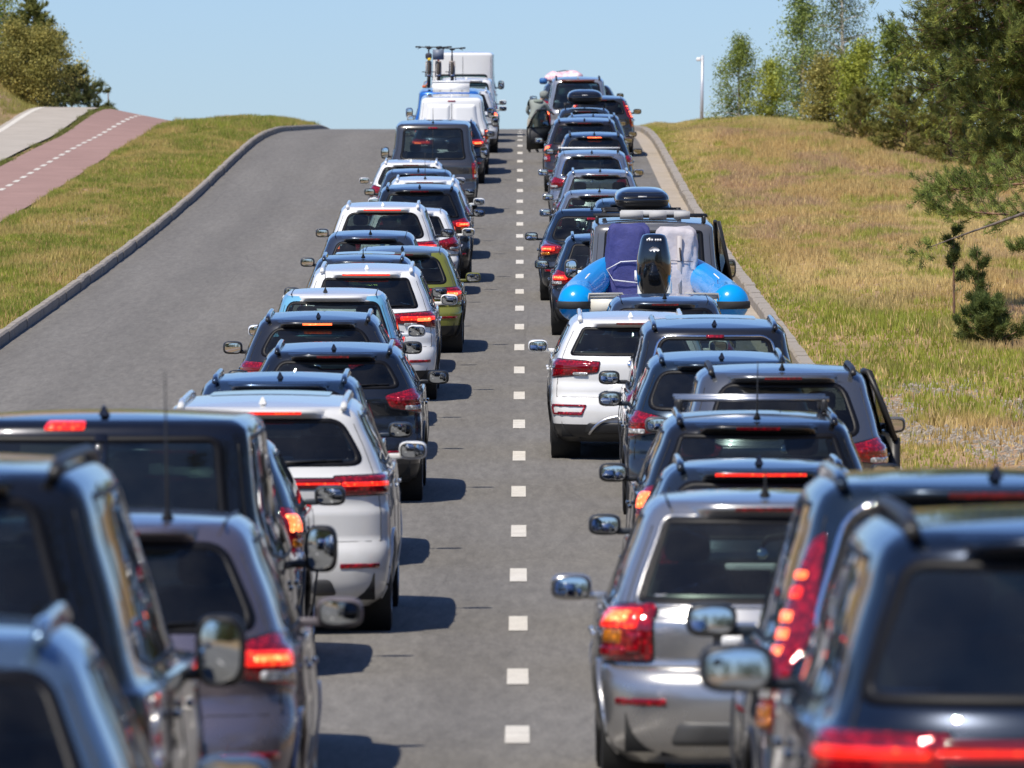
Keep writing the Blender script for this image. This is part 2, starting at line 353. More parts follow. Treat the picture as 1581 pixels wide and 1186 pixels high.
# terrain: left part, right part; the road between them
def terr(xs): return strip(xs, YS, 0, groundz)
V1 = terr(np.concatenate([[-2500, -900, -300, -120, -70, -50], np.arange(-40, -11.2, .8), np.arange(-11.2, -7.79, .2), [-7.65]]))
V2 = terr(np.concatenate([np.concatenate([[3.98], np.arange(4.15, 8, .2)]), np.arange(8, 40, .8), [50, 70, 120, 300, 900, 2500]]))
tagp(obj('ground', join([V1, V2]), SOIL), kind='structure')
road = tagp(obj('road', strip(np.concatenate([[-7.55], np.arange(-7.2, 3.5, .6), [3.42]]), YS), ASPH), kind='structure')
tagp(obj('gutter', strip([3.42, 3.6, 3.8], YS, .001), GUT), kind='structure')
tagp(obj('cycle_path', strip([-13.35, -12.5, -11.6, -11.0], YS, .05, groundz), REDP), kind='structure')
tagp(obj('pavement', strip([-15.6, -15.0, -14.3, -13.6], YS, .055, groundz), PAVE), kind='structure')
path_o = bpy.data.objects['cycle_path']; pave_o = bpy.data.objects['pavement']
# centre dashes
def slab(x0, x1, y0, y1, dz, zf=None, n=4):
    ys = np.linspace(y0, y1, n); return strip([x0, x1], ys, dz, zf)
for i in range(-4, 42):
    y = 44.85 + 6.5 * i
    obj('road_dash', slab(-.072 + rng.normal() * .002, .072, y - .92, y + .92, .005), WHITE, road)
for i in range(40):
    y = 176 + i * 2.6
    obj('path_dash', slab(-12.35, -12.22, y, y + 1.35, .055, groundz), WHITE, path_o)
obj('edge_line', strip([-15.45, -15.27], np.arange(120, 300, 1.5), .06, groundz), WHITE, pave_o)
# kerbs, stone by stone
def kerb(name, x, side, y0, y1):
    root = tagp(empty(name, (x, y0, float(roadz(y0)))), kind='structure')
    L = 1.0; w = .12 if side < 0 else .18; h = .17
    x0, x1 = (-w, 0) if side < 0 else (0, w)
    prof = np.array([(0, -.1), (0, h - .03), (.03 * 1, h), (w, h), (w, -.1)])
    if side < 0: prof[:, 0] *= -1
    V = []
    for yy in (.006, L - .006):
        for p in prof: V.append((p[0], yy, p[1]))
    F = [np.array([(i, i + 1, i + 6, i + 5) for i in range(4)]), ]
    me = mesh('kerb_stone', V, F + [np.array([(0, 4, 3, 2), (5, 7, 8, 9)]), np.array([(0, 2, 1), (5, 6, 7)])], KERB, False)
    n = int(y1 - y0); nd = min(n, 290)
    for i in range(nd):
        y = y0 + i; s = math.atan(slope(y + .5))
        o = link('kerb_stone', me, root, (random.gauss(0, .006), y - y0, float(roadz(y)) - float(roadz(y0)) + random.gauss(0, .004)), (s, 0, random.gauss(0, .004)))
    return root
kerb('left_kerb', -7.55, -1, 75, 345)
kerb('right_kerb', 3.8, 1, 50, 335)
# ------------------------------------------------------------------ vehicles
STYLE = {   # zb belt, wr roof half width / half width, rr how far the roof's rear edge leans forward, cr rear corner depth, hood length
    'hatch': dict(zb=.93, wr=.69, rr=.42, cr=.42, hood=.95, ws=.85, wz2=.035),
    'suv':   dict(zb=1.09, wr=.70, rr=.31, cr=.40, hood=1.05, ws=.85, wz2=.035),
    'wagon': dict(zb=.95, wr=.67, rr=.55, cr=.45, hood=1.1, ws=.9, wz2=.035),
    'mpv':   dict(zb=1.03, wr=.74, rr=.30, cr=.33, hood=.8, ws=1.0, wz2=.035),
    'van':   dict(zb=1.12, wr=.86, rr=.14, cr=.20, hood=.75, ws=.8, wz2=.05),
    'camper': dict(zb=1.35, wr=.88, rr=.10, cr=.16, hood=.8, ws=1.0, wz2=.05),
    'sedan': dict(zb=.93, wr=.66, rr=1.25, cr=.40, hood=1.1, ws=.9, wz2=.03),
}
def rail_path(S, xw, y0, y1, lift, n=14):
    ys = np.linspace(y0, y1, n); t = np.linspace(0, 1, n)
    P = S['roof'](np.full(n, xw), ys, 0.0); P[:, 2] += lift * np.minimum(1, np.minimum(t, 1 - t) * 7) ** .6 - .004
    return P
def car(D, X, label, style='suv', W=1.84, H=1.6, L=4.4, c=(.02, .022, .028), metal=.5, yaw=0., group=None, name='car', cat='car',
        light='tri', lit=0, hbl=1, rails=None, ant='fin', tint=.38, clad=True, pu=None, roofc=None, mir=None, chrome=False, wiper=True,
        spoiler=.13, zb=None, rr=None, wr=None, doors='r', vanmir=False, rwin=True, roofglass=False, sunroof=False, seams=True,
        whip=.3, lscale=1., lz=0., badge=True, frame=None, split=None, mz=0., ms=1., ltop=0., antx=0., wz=None, cr=None, mirs=(1, 1)):
    st = dict(STYLE[style]); zb = zb or st['zb']; rr = rr if rr is not None else st['rr']; wr = wr or st['wr']; cr = cr or st['cr']
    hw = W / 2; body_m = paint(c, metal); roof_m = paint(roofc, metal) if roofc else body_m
    z0 = float(roadz(D)); sl = math.atan((float(roadz(D + L * .8)) - float(roadz(D + L * .2))) / (L * .6))
    root = tagp(empty(name, (X, D, z0), (sl, 0, yaw)), label, cat, group)
    zr = H - .070; hd = st['hood']; ws = st['ws']; sed = style == 'sedan'
    r1 = .055 if style in ('van', 'camper') else .075
    rows = [(.20, .84, .17, .15), (.28, .94, .06, .06), (.40, .975, .012, .01), (.52, .99, .0, .0), (.60, 1.0, .012, .01), (.66, 1.0, .03, .03),
            (.70, .998, r1, .05), (zb - .27, .995, r1 + .002, .08), (zb - .245, .99, r1 + .026, .09), (zb - .20, .985, r1 + .02, .1), (zb - .05, .972, r1 + .012, .16), (zb - .025, .966, r1 + .02, .2), (zb, .935, r1 + .035 + (.06 if sed else 0), hd * .8),
            (zb + .05, .915, r1 + .06 + (.62 if sed else 0), hd + .05)]
    k = (zr - zb - .05); rb = rows[-1][2]
    for t in (.33, .66, 1.0):
        rows.append((zb + .05 + k * t, .915 + (wr + .02 - .915) * (t ** 1.15), rb + (rr - rb) * (t ** 1.1), hd + .05 + ws * t))
    rows += [(zr + .028, wr - .018, rr + .03, hd + .05 + ws * 1.05), (zr + .045, wr - .055, rr + .08, hd + .05 + ws * 1.12)]
    rows = np.array(rows); zz, ww, rrr, ff = rows.T
    if style in ('van', 'camper'):
        q_ = (zz > .75) & (zz < zb + .06); ww[q_] = np.interp(zz[q_], [.8, zb + .06], [1.0, .965])
    fw, fr_, ff_ = pchip(zz, ww * hw), pchip(zz, rrr), pchip(zz, ff)
    KT = .035; n_ = 3.0; BOW = .05; BF = .16; CF = .42
    zt = zz[-1]; wt = ww[-1] * hw; crown = H - zt; AR = .035 if style not in ('van', 'camper') else .02
    def crz(z): return cr * (1 - .35 * ss(zb, zr, z))
    def warp(P):
        u = (P[..., 1] - L * .52) / (L * .5)
        k = np.clip((P[..., 2] - zb) / (zr - zb), 0, 1)
        P = P.copy(); P[..., 2] -= AR * u * u * k * np.where(u < 0, 1.0, .6); return P
    def tu(u):
        u = np.abs(u); return np.where(u < .7, u, .7 + .3 * np.sin(np.clip((u - .7) / .3, 0, 1) * math.pi / 2))
    def superc(t): return 1 - np.maximum(0, 1 - np.clip(t, 0, 1) ** n_) ** (1 / n_)
    def rear_raw(u, z):
        t = tu(u); w = fw(z) * (1 - KT)
        return np.stack([np.sign(u) * t * w, fr_(z) + BOW * t * t + crz(z) * superc(t), z], -1)
    def ye(z): return fr_(z) + BOW + crz(z)
    def yfe(z): return L - (ff_(z) + BF + CF)
    def side_raw(sg, y, z):
        a, b = ye(z), yfe(z); m = (a + b) / 2; uu = np.clip((y - m) / (b - m), -1, 1)
        return np.stack([sg * fw(z) * (1 - KT * np.abs(uu) ** 3), y + 0 * z, z + 0 * y], -1)
    def front_raw(u, z):
        t = tu(u); w = fw(z) * (1 - KT)
        return np.stack([np.sign(u) * t * w, L - (ff_(z) + BF * t * t + CF * superc(t)), z], -1)
    def withn(f, a, b, off, flip):
        e = .004; P = warp(f(a, b)); A = warp(f(a + e, b)) - warp(f(a - e, b)); B = warp(f(a, b + e)) - warp(f(a, b - e))
        N = np.cross(A, B); N /= np.linalg.norm(N, axis=-1)[..., None] + 1e-12
        return P + N * off * flip
    Mr = lambda q, off: withn(rear_raw, q[:, 0], q[:, 1], off, 1)              # q = (u, z)
    Mf = lambda q, off: withn(front_raw, q[:, 0], q[:, 1], off, -1)
    def Ms(sg): return lambda q, off: withn(lambda y, z: side_raw(sg, y, z), q[:, 0], q[:, 1], off, sg)
    def cap_raw(x, y):
        w = wt * (1 - KT); return np.stack([x, y, zt + crown * (1 - np.clip(np.abs(x) / w, 0, 1) ** 2)], -1)
    def roofM(x, y, off=0.):
        P = warp(cap_raw(x, y)); P[..., 2] += off; return P
    Mroof = lambda q, off: roofM(q[:, 0], q[:, 1], off)
    S = dict(roof=roofM)
    # --- outlines
    vanlike = style in ('van', 'camper')
    wz = wz if wz is not None else (.06 if not vanlike else .10)
    z1, z2 = zb + wz, zr - (.03 if spoiler else .035)
    if style == 'camper': z1, z2 = zb + .15, zb + .52
    z2s = zr - .03
    vr = random.Random(label); pu1 = pu or (vr.uniform(.78, .84) if not vanlike else .78)
    pu2 = pu1 + vr.uniform(-.05, .0) if not vanlike else .78; wrd = vr.uniform(.05, .14)
    rear_out = rpoly([(-pu1, z1), (pu1, z1), (pu2, z2), (-pu2, z2)], [wrd, wrd, wrd, wrd], 6, .05)
    front_out = rpoly([(-.8, zb + .09), (.8, zb + .09), (.8, zr - .04), (-.8, zr - .04)], .07, 5, .05)
    def sy0(z): return ye(z) + .06
    def sy1(z): return yfe(z) - .02
    za, zc = zb + .035, zr - .035
    def quad(f0, f1, g=.02, kick=0.):
        p = []
        for z, s_ in ((za + (kick if f0 == 0 else 0), 0), (zc, 1)):
            a, b = sy0(z), sy1(z); p.append((a + (b - a) * f0 + g, a + (b - a) * f1 - g, z))
        return [(p[0][0], p[0][2]), (p[0][1], za), (p[1][1], p[1][2]), (p[1][0], p[1][2])]
    cuts = [0, .2, .58, 1.0] if style != 'sedan' else [0, .12, .55, 1.]
    if vanlike: cuts = [0, .34, .68, 1.0]
    # make the pillar cuts vertical-ish
    def vq(i):
        f0, f1 = cuts[i], cuts[i + 1]; q = quad(f0, f1, .028, .05); q = [list(p) for p in q]
        m0 = sy0((za + zc) / 2); m1 = sy1((za + zc) / 2)
        if i > 0:
            v = m0 + (m1 - m0) * f0 + .028; q[0][0] = v; q[3][0] = v + .02
        if i < 2:
            v = m0 + (m1 - m0) * f1 - .028; q[1][0] = v; q[2][0] = v + .02
        return q
    side_out = [rpoly(vq(i), .05, 4, .08) for i in range(3)]
    panel_van = rwin is False
    # --- body grid
    zs = [zz[0]]
    for i in range(len(zz) - 1):
        d = math.hypot(zz[i+1] - zz[i], max(abs(rrr[i+1] - rrr[i]), .6 * abs(ff[i+1] - ff[i]), hw * abs(ww[i+1] - ww[i])))
        m = int(max(1, min(9, round(d / .05)))); zs += list(np.linspace(zz[i], zz[i+1], m + 1)[1:])
    zs = np.array(zs); nz = len(zs)
    us = np.concatenate([np.linspace(0, .7, 14)[:-1], np.linspace(.7, 1, 11)]); NS = 58; uf = np.linspace(1, 0, 14)
    half = []; info = []
    for z in zs:
        zz1 = np.full(len(us), z); A = rear_raw(us, zz1)
        ys = np.linspace(ye(z), yfe(z), NS + 2)[1:-1]; B = side_raw(1, ys, np.full(NS, z)); C_ = front_raw(uf, np.full(len(uf), z))
        half.append(np.concatenate([A, B, C_]))
    half = np.array(half); nh = half.shape[1]
    edge = half[-1]; ycl = np.clip(edge[:, 1], edge[0, 1] + .55, edge[-1, 1] - .55)
    caps = []
    for s in (.06, .16, .3, .5, .75, 1.0):
        P = edge.copy(); P[:, 0] *= 1 - s; P[:, 1] += (ycl - P[:, 1]) * s; P[:, 2] += crown * (1 - (1 - s) ** 2); caps.append(P)
    half = np.concatenate([half, np.array(caps)]); NZ = len(half)
    mir_h = half[:, 1:-1][:, ::-1] * np.array((-1, 1, 1))
    full = np.concatenate([half, mir_h], 1); nr = full.shape[1]
    Vb = warp(full.reshape(-1, 3)); Fb = grid(NZ, nr, True)
    raw = full.reshape(-1, 3)
    # vertex normals of the whole shell
    a, b_, c_, d_ = [Vb[Fb[:, i]] for i in range(4)]; fn = np.cross(c_ - a, d_ - b_)
    vn = np.zeros_like(Vb)
    for i in range(4): np.add.at(vn, Fb[:, i], fn)
    ln = np.linalg.norm(vn, axis=1); vn[ln < 1e-9] = (0, 0, 1); vn /= np.linalg.norm(vn, axis=1)[:, None]
    col = np.arange(nr); colk = np.where(col < nh, col, 2 * nh - 2 - col)      # index along the half ring
    vk = np.tile(colk, NZ); vrow = np.repeat(np.arange(NZ), nr); sgn = np.where(np.tile(col, NZ) < nh, 1, -1)
    nus = len(us); uarr = np.concatenate([us, np.zeros(NS), uf])
    isR = vk < nus; isS = (vk >= nus - 1) & (vk <= nus + NS); isF = vk >= nus + NS
    rz = raw[:, 2]; ru = uarr[vk] * sgn
    inR = np.zeros(len(raw), bool)
    if rwin: inR = isR & (vrow < nz) & inside(inset(rear_out, .025), np.stack([ru, rz], -1))
    inF = isF & (vrow < nz) & inside(inset(front_out, .03), np.stack([ru, rz], -1))
    inS = np.zeros(len(raw), bool)
    for i, so in enumerate(side_out):
        if panel_van and i < 2: continue
        inS |= isS & (vrow < nz) & inside(inset(so, .012), raw[:, 1:3])
    Rw = .33 if style in ('hatch', 'sedan', 'wagon') else .355
    if W > 1.95 or vanlike: Rw = .36
    yw = [.80 if L < 4.3 else .9, L - .86]
    if style == 'hatch': yw[0] = .68
    inW = np.zeros(len(raw), bool)
    for y_ in yw: inW |= (np.hypot(raw[:, 1] - y_, raw[:, 2] - Rw) < Rw + .045) & (raw[:, 2] < .85) & isS
    kill = inR[Fb].all(1) | inF[Fb].all(1) | inS[Fb].all(1) | inW[Fb].all(1)
    fc = raw[Fb].mean(1); fk = vk[Fb].mean(1); frow = vrow[Fb].min(1)
    rearf = (fk < nus + 2); zbt = .68
    lab = np.zeros(len(Fb), int)
    lab[rearf & (fc[:, 2] > zbt) & (frow < nz - 3) & (np.abs(ru[Fb]).max(1) < .86) & (fk < nus - 1)] = 1     # tailgate
    lab[(fk < nus + 1) & (fc[:, 2] <= zbt)] = 2                                              # rear bumper
    lab[(fk > nus + NS - 1) & (fc[:, 2] <= zbt)] = 5
    if clad: lab[fc[:, 2] < .40] = 3
    lab[(frow >= nz - 2)] = 4
    mats = {0: body_m, 1: body_m, 2: body_m, 3: BLK, 4: roof_m, 5: body_m}
    for i, nm in ((0, 'body'), (1, 'tailgate'), (2, 'rear_bumper'), (3, 'lower_cladding'), (4, 'roof'), (5, 'front_bumper')):
        F = Fb[(lab == i) & ~kill]
        if not len(F): continue
        uq, inv = np.unique(F, return_inverse=True)
        o = obj(nm, (Vb[uq], [inv.reshape(F.shape)]), mats[i], root, nrm=vn[uq])
    # --- glazing
    tg, cl = glass(tint), glass(.72); SEALM = simple('window frit', (.006, .006, .008), .5, spec=.25)
    fr_m = GBLK
    def pane(nm, P, M, g, fw_=.045, bul=0.):
        Q = inset(P, fw_); o = obj(nm, fill(Q, M, .0025, bul, 8), g, root)
        obj('window_seal', band(P, Q, M, .003), SEALM, o)
        return o
    if rwin:
        P = pane('rear_window', rear_out, Mr, tg, .04)
        if chrome: obj('window_trim', band(inset(rear_out, -.016), inset(rear_out, .004), Mr, .007), CHR if chrome == 1 else body_m, P)
        if split:
            sp_ = rpoly([(-.045, z1 - .02), (.045, z1 - .02), (.045, z2 + .01), (-.045, z2 + .01)], .01, 2); obj('door_edge', fill(sp_, Mr, .004, .006, 3, skirt=.01), body_m, root)
            sp_ = rpoly([(-.40, z2 + .03), (-.12, z2 + .03), (-.12, z2 + .075), (-.40, z2 + .075)], .012, 3); obj('high_brake_light', fill(sp_, Mr, .006, .005, 3, skirt=.012), LIT, root)
        if style != 'camper':
            # heated-window lines are too fine here; the wiper is not
            if wiper and spoiler:
                q = lambda u, z, o: Mr(np.array([[u, z]]), o)[0]
                Pw = np.array([q(0, z1 - .03, .012), q(.04, z1 + .005, .03), q(.30, z1 + .03, .025), q(.56, z1 + .045, .018)])
                wv = join([tube(Pw, [.014, .011, .007, .005], 6), tube(np.array([q(u, z1 + .03 + .02 * u, .012) for u in (.1, .3, .5, .7)]), .007, 5)])
                obj('rear_wiper', wv, BLK, root)
    elif style != 'camper':
        for sg in (-1, 1):
            dp = rpoly([(sg * .06, zb + .02), (sg * .76, zb + .02), (sg * .76, zr - .12), (sg * .06, zr - .12)], .05)
            obj('door_panel', fill(dp, Mr, .006, .004, 3, skirt=.01), body_m, root)
    obj('windscreen', fill(inset(front_out, .0), Mf, .003, 0, 6), cl, root)
    for sg in (-1, 1):
        M = Ms(sg)
        for i, so in enumerate(side_out):
            if panel_van and i < 2: continue
            pane('side_window', so, M, glass(.5 if i == 2 else tint), .022)
        if chrome:
            a, b = sy0(za), sy1(za)
            obj('chrome_strip', tube(M(np.stack([np.linspace(a, b, 16), np.full(16, za - .015)], -1), .004), .007, 6), CHR, root)
        for i in (1, 2):
            if panel_van and i < 2: continue
            m0 = sy0((za + zc) / 2); m1 = sy1((za + zc) / 2); v = m0 + (m1 - m0) * cuts[i]
            P = np.array([(v - .03, za + .01), (v + .03, za + .01), (v + .05, zc - .01), (v - .01, zc - .01)])
            obj('door_pillar', fill(rpoly(P, .01, 2, .1), M, .0015, 0, 2), GBLK, root)
        if seams:
            sv = []
            for v in ([m0 + (m1 - m0) * cuts[1], m0 + (m1 - m0) * cuts[2] + .02, yw[1] - Rw - .16]):
                zl = np.linspace(.42, za - .02, 12); yy = np.full(12, v)
                if v < yw[0] + Rw + .1: yy = np.maximum(v, yw[0] + np.sqrt(np.maximum(0, (Rw + .09) ** 2 - (zl - Rw) ** 2)))
                obj('door_gap', tube(M(np.stack([yy, zl], -1), .0), .0035, 5), SEAM, root)
            for v in (m0 + (m1 - m0) * cuts[1] + .22, m0 + (m1 - m0) * cuts[2] + .24):
                hp = M(np.array([[v, zb - .13]]), .022)[0]
                obj('door_handle', sbox(hp, (.03, .17, .028), .5, 12, 8), CHR if chrome else body_m, root)
            # wheel-arch lips
        for y_ in yw:
            a = np.linspace(-.25, math.pi + .25, 22); r0, r1_ = Rw + .035, Rw + (.085 if clad else .05)
            yy, z_ = y_ + np.cos(a) * r0, np.maximum(Rw + np.sin(a) * r0, .2); y2, z22 = y_ + np.cos(a) * r1_, np.maximum(Rw + np.sin(a) * r1_, .2)
            y2 = np.maximum(y2, ye(.4) * .6); A = M(np.stack([yy, z_], -1), -.05); B = M(np.stack([yy, z_], -1), .012); C2 = M(np.stack([y2, z22], -1), .010); D2 = M(np.stack([y2, z22], -1), -.004)
            obj('wheel_arch', (np.concatenate([A, B, C2, D2]), [grid(4, 22)]), BLK if clad else body_m, root)
            # wheel
            wd = .215 if W < 1.9 else .235; xc = hw - .035 - wd / 2
            w = link('wheel', None, root); w = w
            prof = [(-.5, .60), (-.5, .93), (-.46, .975), (-.40, 1.0), (-.33, 1.004), (-.325, .985), (-.30, .985), (-.295, 1.006), (-.12, 1.01), (-.115, .985), (-.09, .985), (-.085, 1.01),
                    (.085, 1.01), (.09, .985), (.115, .985), (.12, 1.01), (.295, 1.006), (.30, .985), (.325, .985), (.33, 1.004), (.40, 1.0), (.46, .975), (.5, .93), (.5, .66)]
            prof = [(a_ * wd, b2 * Rw) for a_, b2 in prof]
            w.location = (sg * xc, y_, Rw)
            obj('tyre', lathe(prof, 28), RUB, w)
            rp = [(sg * wd * .50, Rw * .67), (sg * wd * .47, Rw * .63), (sg * wd * .25, Rw * .58), (sg * wd * .20, Rw * .2), (sg * wd * .33, Rw * .12), (sg * wd * .33, 0.001)]
            sp = [lathe(rp, 20)]
            for k5 in range(5):
                a5 = k5 * 2 * math.pi / 5
                sp.append(box((sg * wd * .36, math.cos(a5) * Rw * .36, math.sin(a5) * Rw * .36), (.03, Rw * .52, .07), rx=a5))
            obj('rim', join(sp), RIM, w)
            obj('wheel_well', lathe([(sg * (hw - .04), Rw + .05), (sg * (hw - .36), Rw + .05), (sg * (hw - .36), .02)], 20, c=(0, y_, Rw)), UND, root)
    # --- underbody and cabin
    ub = [box((0, L / 2, .36), (W - .30, L - .35, .2)), box((0, .30, .30), (W * .62, .28, .12)), tube([(hw * .55, .16, .27), (hw * .55, .5, .27)], .035, 10), box((0, L * .5, .62), (W - .16, L - .7, .30))]
    obj('underbody', join(ub), UND, root)
    if style not in ('camper',) and rwin:
        yb = ye(zb) + .55 if not sed else 1.55; yf = L * .50
        for sx in (-1, 1):
            s_ = obj('front_seat', join([sbox((sx * hw * .42, yf, zb - .12), (.50, .16, .66), .35, rx=.18), sbox((sx * hw * .42, yf + .27, zb - .42), (.5, .5, .14), .4)]), SEAT, root)
            obj('headrest', sbox((sx * hw * .42, yf - .09, min(zb + .30, zr - .12)), (.25, .10, .17), .5, rx=.1), SEAT, s_)
        rs = obj('rear_seat', join([sbox((0, yb, zb - .22), (W * .72, .16, .56), .3, rx=.2), sbox((0, yb + .28, zb - .46), (W * .72, .5, .14), .4)]), SEAT, root)
        for sx in (-.5, 0, .5):
            obj('headrest', sbox((sx * hw, yb - .07, min(zb + .10, zr - .2)), (.23, .09, .13), .5, rx=.1), SEAT, rs)
        obj('dashboard', sbox((0, L - hd - .35 - CF, zb - .1), (W * .8, .5, .24), .4), BLK, root)
        obj('interior_mirror', sbox((0, L - ff_(zr) - .35 - .4, zr - .12), (.22, .03, .06), .6), BLK, root)
        pt = M  # noqa
    # --- spoiler with high brake light
    ysp = None
    if spoiler:
        nx = 25; us_ = np.linspace(-.74, .74, nx); e = np.clip(1 - np.abs(us_ / .74) ** 8, 0, 1)
        A = Mr(np.stack([us_, np.full(nx, zr + .035)], -1), .004); Dd = Mr(np.stack([us_, np.full(nx, z2 - .005)], -1), .0)
        T1 = A.copy(); T1[:, 1] -= (spoiler + .05) * e + .02; T1[:, 2] -= .016 + .02 * (1 - e)
        T0 = A * .5 + T1 * .5; T0[:, 2] += .012
        T2 = T1.copy(); T2[:, 2] -= .020; T2[:, 1] += .012
        V = np.stack([A, T0, T1, T2, Dd], 0)
        obj('roof_spoiler', (V.reshape(-1, 3), [grid(5, nx)]), roof_m if not frame else frame, root)
        m_ = nx // 2; bw = .16 if hbl != 3 else .3
        if hbl:
            bx = []
            for j, x in enumerate(np.linspace(-bw, bw, 9)):
                i0 = np.interp(x, T1[:, 0], T1[:, 1]); z_ = np.interp(x, T1[:, 0], T1[:, 2])
                bx.append((x, i0, z_))
            bx = np.array(bx); up = bx + (0, -.004, -.002); dn = bx + (0, .004, -.022)
            obj('high_brake_light', (np.concatenate([bx + (0, .01, .001), up, dn, dn + (0, .02, 0)]), [grid(4, 9)]), HOT if hbl == 2 else (LIT if hbl == 3 else RED), root, smooth=False)
    elif hbl:
        zt_ = zr - .02 if not sed else z2 - .03
        P = rpoly([(-.13, zt_ - .03), (.13, zt_ - .03), (.13, zt_), (-.13, zt_)], .01, 3) + np.array([0 if not vanlike else -.0, 0])
        obj('high_brake_light', fill(P, Mr, .012, .004, 3, skirt=.014), HOT if hbl == 2 else RED, root)
    # --- tail lights
    def LP(pts, rad=.03): return rpoly(pts, rad, 4, .03)
    zl = zb - .07 + lz
    shapes = {  # outlines in (u, z - zl); each: (outline, material key, bulge)
        'tri':   [([(.66, -.06), (.985, -.13), (.985, .12), (.90, .13), (.60, .05)], 'R', .018)],
        'wide':  [([(.42, -.05), (.985, -.12), (.985, .09), (.40, .06)], 'R', .018)],
        'tall':  [([(.80, -.28), (.98, -.30), (.985, .12), (.84, .14)], 'R', .02)],
        'vert':  [([(.86, -.22), (.985, -.22), (.985, .14), (.92, .48 + ltop), (.84, .52 + ltop), (.80, .22)], 'R', .022)],
        'box':   [([(.70, -.16), (.985, -.16), (.985, .12), (.72, .14)], 'R', .03)],
        'bar':   [([(-.9, -.035), (.9, -.035), (.9, .035), (-.9, .035)], 'D', .008), ([(.60, -.09), (.985, -.08), (.985, .06), (.58, .05)], 'R', .018)],
        'vanv':  [([(.86, -.26), (.985, -.26), (.985, .10), (.86, .10)], 'R', .02)],
    }[light]
    sgs = (-1, 1)
    for P0, mk, bul in shapes:
        for sg in ((1,) if P0[0][0] < 0 else sgs):
            P = LP([(u * sg, z * lscale + zl) for u, z in P0], .025)
            tl = obj('tail_light' if mk == 'R' else 'light_bar', fill(P, Mr, .004, bul, 6, skirt=.02, pw=4.), {'R': RED if lit < 2 else RED, 'D': DRED}[mk], root)
            obj('lamp_rim', band(inset(P, -.009), inset(P, .002), Mr, .005, .004), GBLK, tl)
            if mk == 'D':
                if lit: obj('light_strip', fill(LP([(u * .93, zl + z * .22) for u, z in P0], .01), Mr, .014, .002, 4), LIT, tl)
                continue
            c0 = P.mean(0); lo, hi = P[:, 1].min(), P[:, 1].max(); h_ = hi - lo
            def cell(u0, u1, a, b, m, off=.004, nm='lamp'):
                q = LP([(u0 * sg, lo + h_ * a), (u1 * sg, lo + h_ * a), (u1 * sg, lo + h_ * b), (u0 * sg, lo + h_ * b)], .014)
                return obj(nm, fill(q, lambda Q, o: Mr(Q, o), bul + off, .004, 4, skirt=.012), m, tl)
            umin = min(abs(P[:, 0])); L1 = LIT if lit else RED; 
            if light in ('tri',):
                cell(.72, .93, .42, .66, L1 if not lit else LIT); cell(.76, .90, .50, .60, HOT if lit else RED, .007)
                cell(.78, .95, .16, .34, WHT if lit == 0 or lit == 3 else AMB, .003, 'reversing_lamp')
            elif light == 'wide':
                cell(.50, .93, .48, .70, LIT if lit else DRED); 
                if lit: cell(.72, .86, .42, .62, HOT, .007)
                cell(.55, .72, .16, .32, WHT, .003, 'reversing_lamp')
            elif light == 'tall':
                cell(.85, .965, .60, .86, HOT if lit else DRED); cell(.86, .965, .36, .50, AMB if lit else RED, .004, 'indicator_lamp'); cell(.86, .965, .12, .28, WHT, .003, 'reversing_lamp')
            elif light == 'vert':
                for k7, (a, b) in enumerate([(.36, .42), (.45, .51), (.54, .60), (.66, .72), (.76, .80)]):
                    cell(.88 - .02 * (k7 > 2), .955 - .03 * (k7 > 2), a, b, HOT if lit and k7 != 3 else LIT if lit else RED)
                cell(.885, .97, .17, .31, WHT, .003, 'reversing_lamp'); cell(.885, .97, .03, .14, AMB, .003, 'indicator_lamp')
            elif light == 'box':
                cell(.76, .97, .56, .86, LIT if lit else RED); cell(.80, .92, .64, .80, HOT if lit else RED, .007)
                cell(.82, .93, .30, .54, AMB, .004, 'indicator_lamp'); cell(.74, .80, .15, .50, RED); cell(.80, .95, .08, .24, RED)
            elif light == 'vanv':
                cell(.89, .975, .62, .9, HOT if lit else RED); cell(.89, .975, .36, .58, AMB, .004, 'indicator_lamp'); cell(.89, .975, .1, .3, WHT, .003, 'reversing_lamp')
            elif light == 'bar':
                if lit:
                    cell(.64, .95, .46, .68, HOT if lit == 2 else LIT)
    # --- reflectors, plate, badge, tailgate seams
    for sg in sgs:
        P = rpoly([(.62 * sg, .50), (.86 * sg, .50), (.86 * sg, .535), (.62 * sg, .535)], .01, 3)
        obj('reflector', fill(P, Mr, .006, .003, 3, skirt=.01), RED, root)
    zp = .80 if not vanlike else .86
    P = rpoly([(-.34, zp - .075), (.34, zp - .075), (.34, zp + .075), (-.34, zp + .075)], .03); obj('plate_recess', fill(P, Mr, .003, 0, 3), BLK, root)
    P = rpoly([(-.29, zp - .055), (.29, zp - .055), (.29, zp + .055), (-.29, zp + .055)], .015, 3); obj('number_plate', fill(P, Mr, .008, 0, 3, skirt=.006), PLATE, root)
    if badge and not sed:
        bz = zb - .0 if not vanlike else zb + .02
        P = np.stack([.045 * np.cos(np.linspace(0, 6.283, 20, endpoint=False)) , bz - .03 + .04 * np.sin(np.linspace(0, 6.283, 20, endpoint=False))], -1)
        obj('emblem', fill(P, Mr, .008, .004, 3, skirt=.008), CHR, root)
    sv = []
    zl_ = np.linspace(.70, zr - .08, 24)
    for sg in sgs: sv.append(tube(Mr(np.stack([np.full(24, .865 * sg), zl_], -1), .0), .0035, 5))
    uu = np.linspace(-.865, .865, 24); sv.append(tube(Mr(np.stack([uu, np.full(24, .695)], -1), .0), .005, 5))
    if vanlike and not sed: sv.append(tube(Mr(np.stack([np.zeros(24), zl_], -1), .003), .006, 5))
    for q_ in sv: obj('tailgate_gap', q_, SEAM, root)
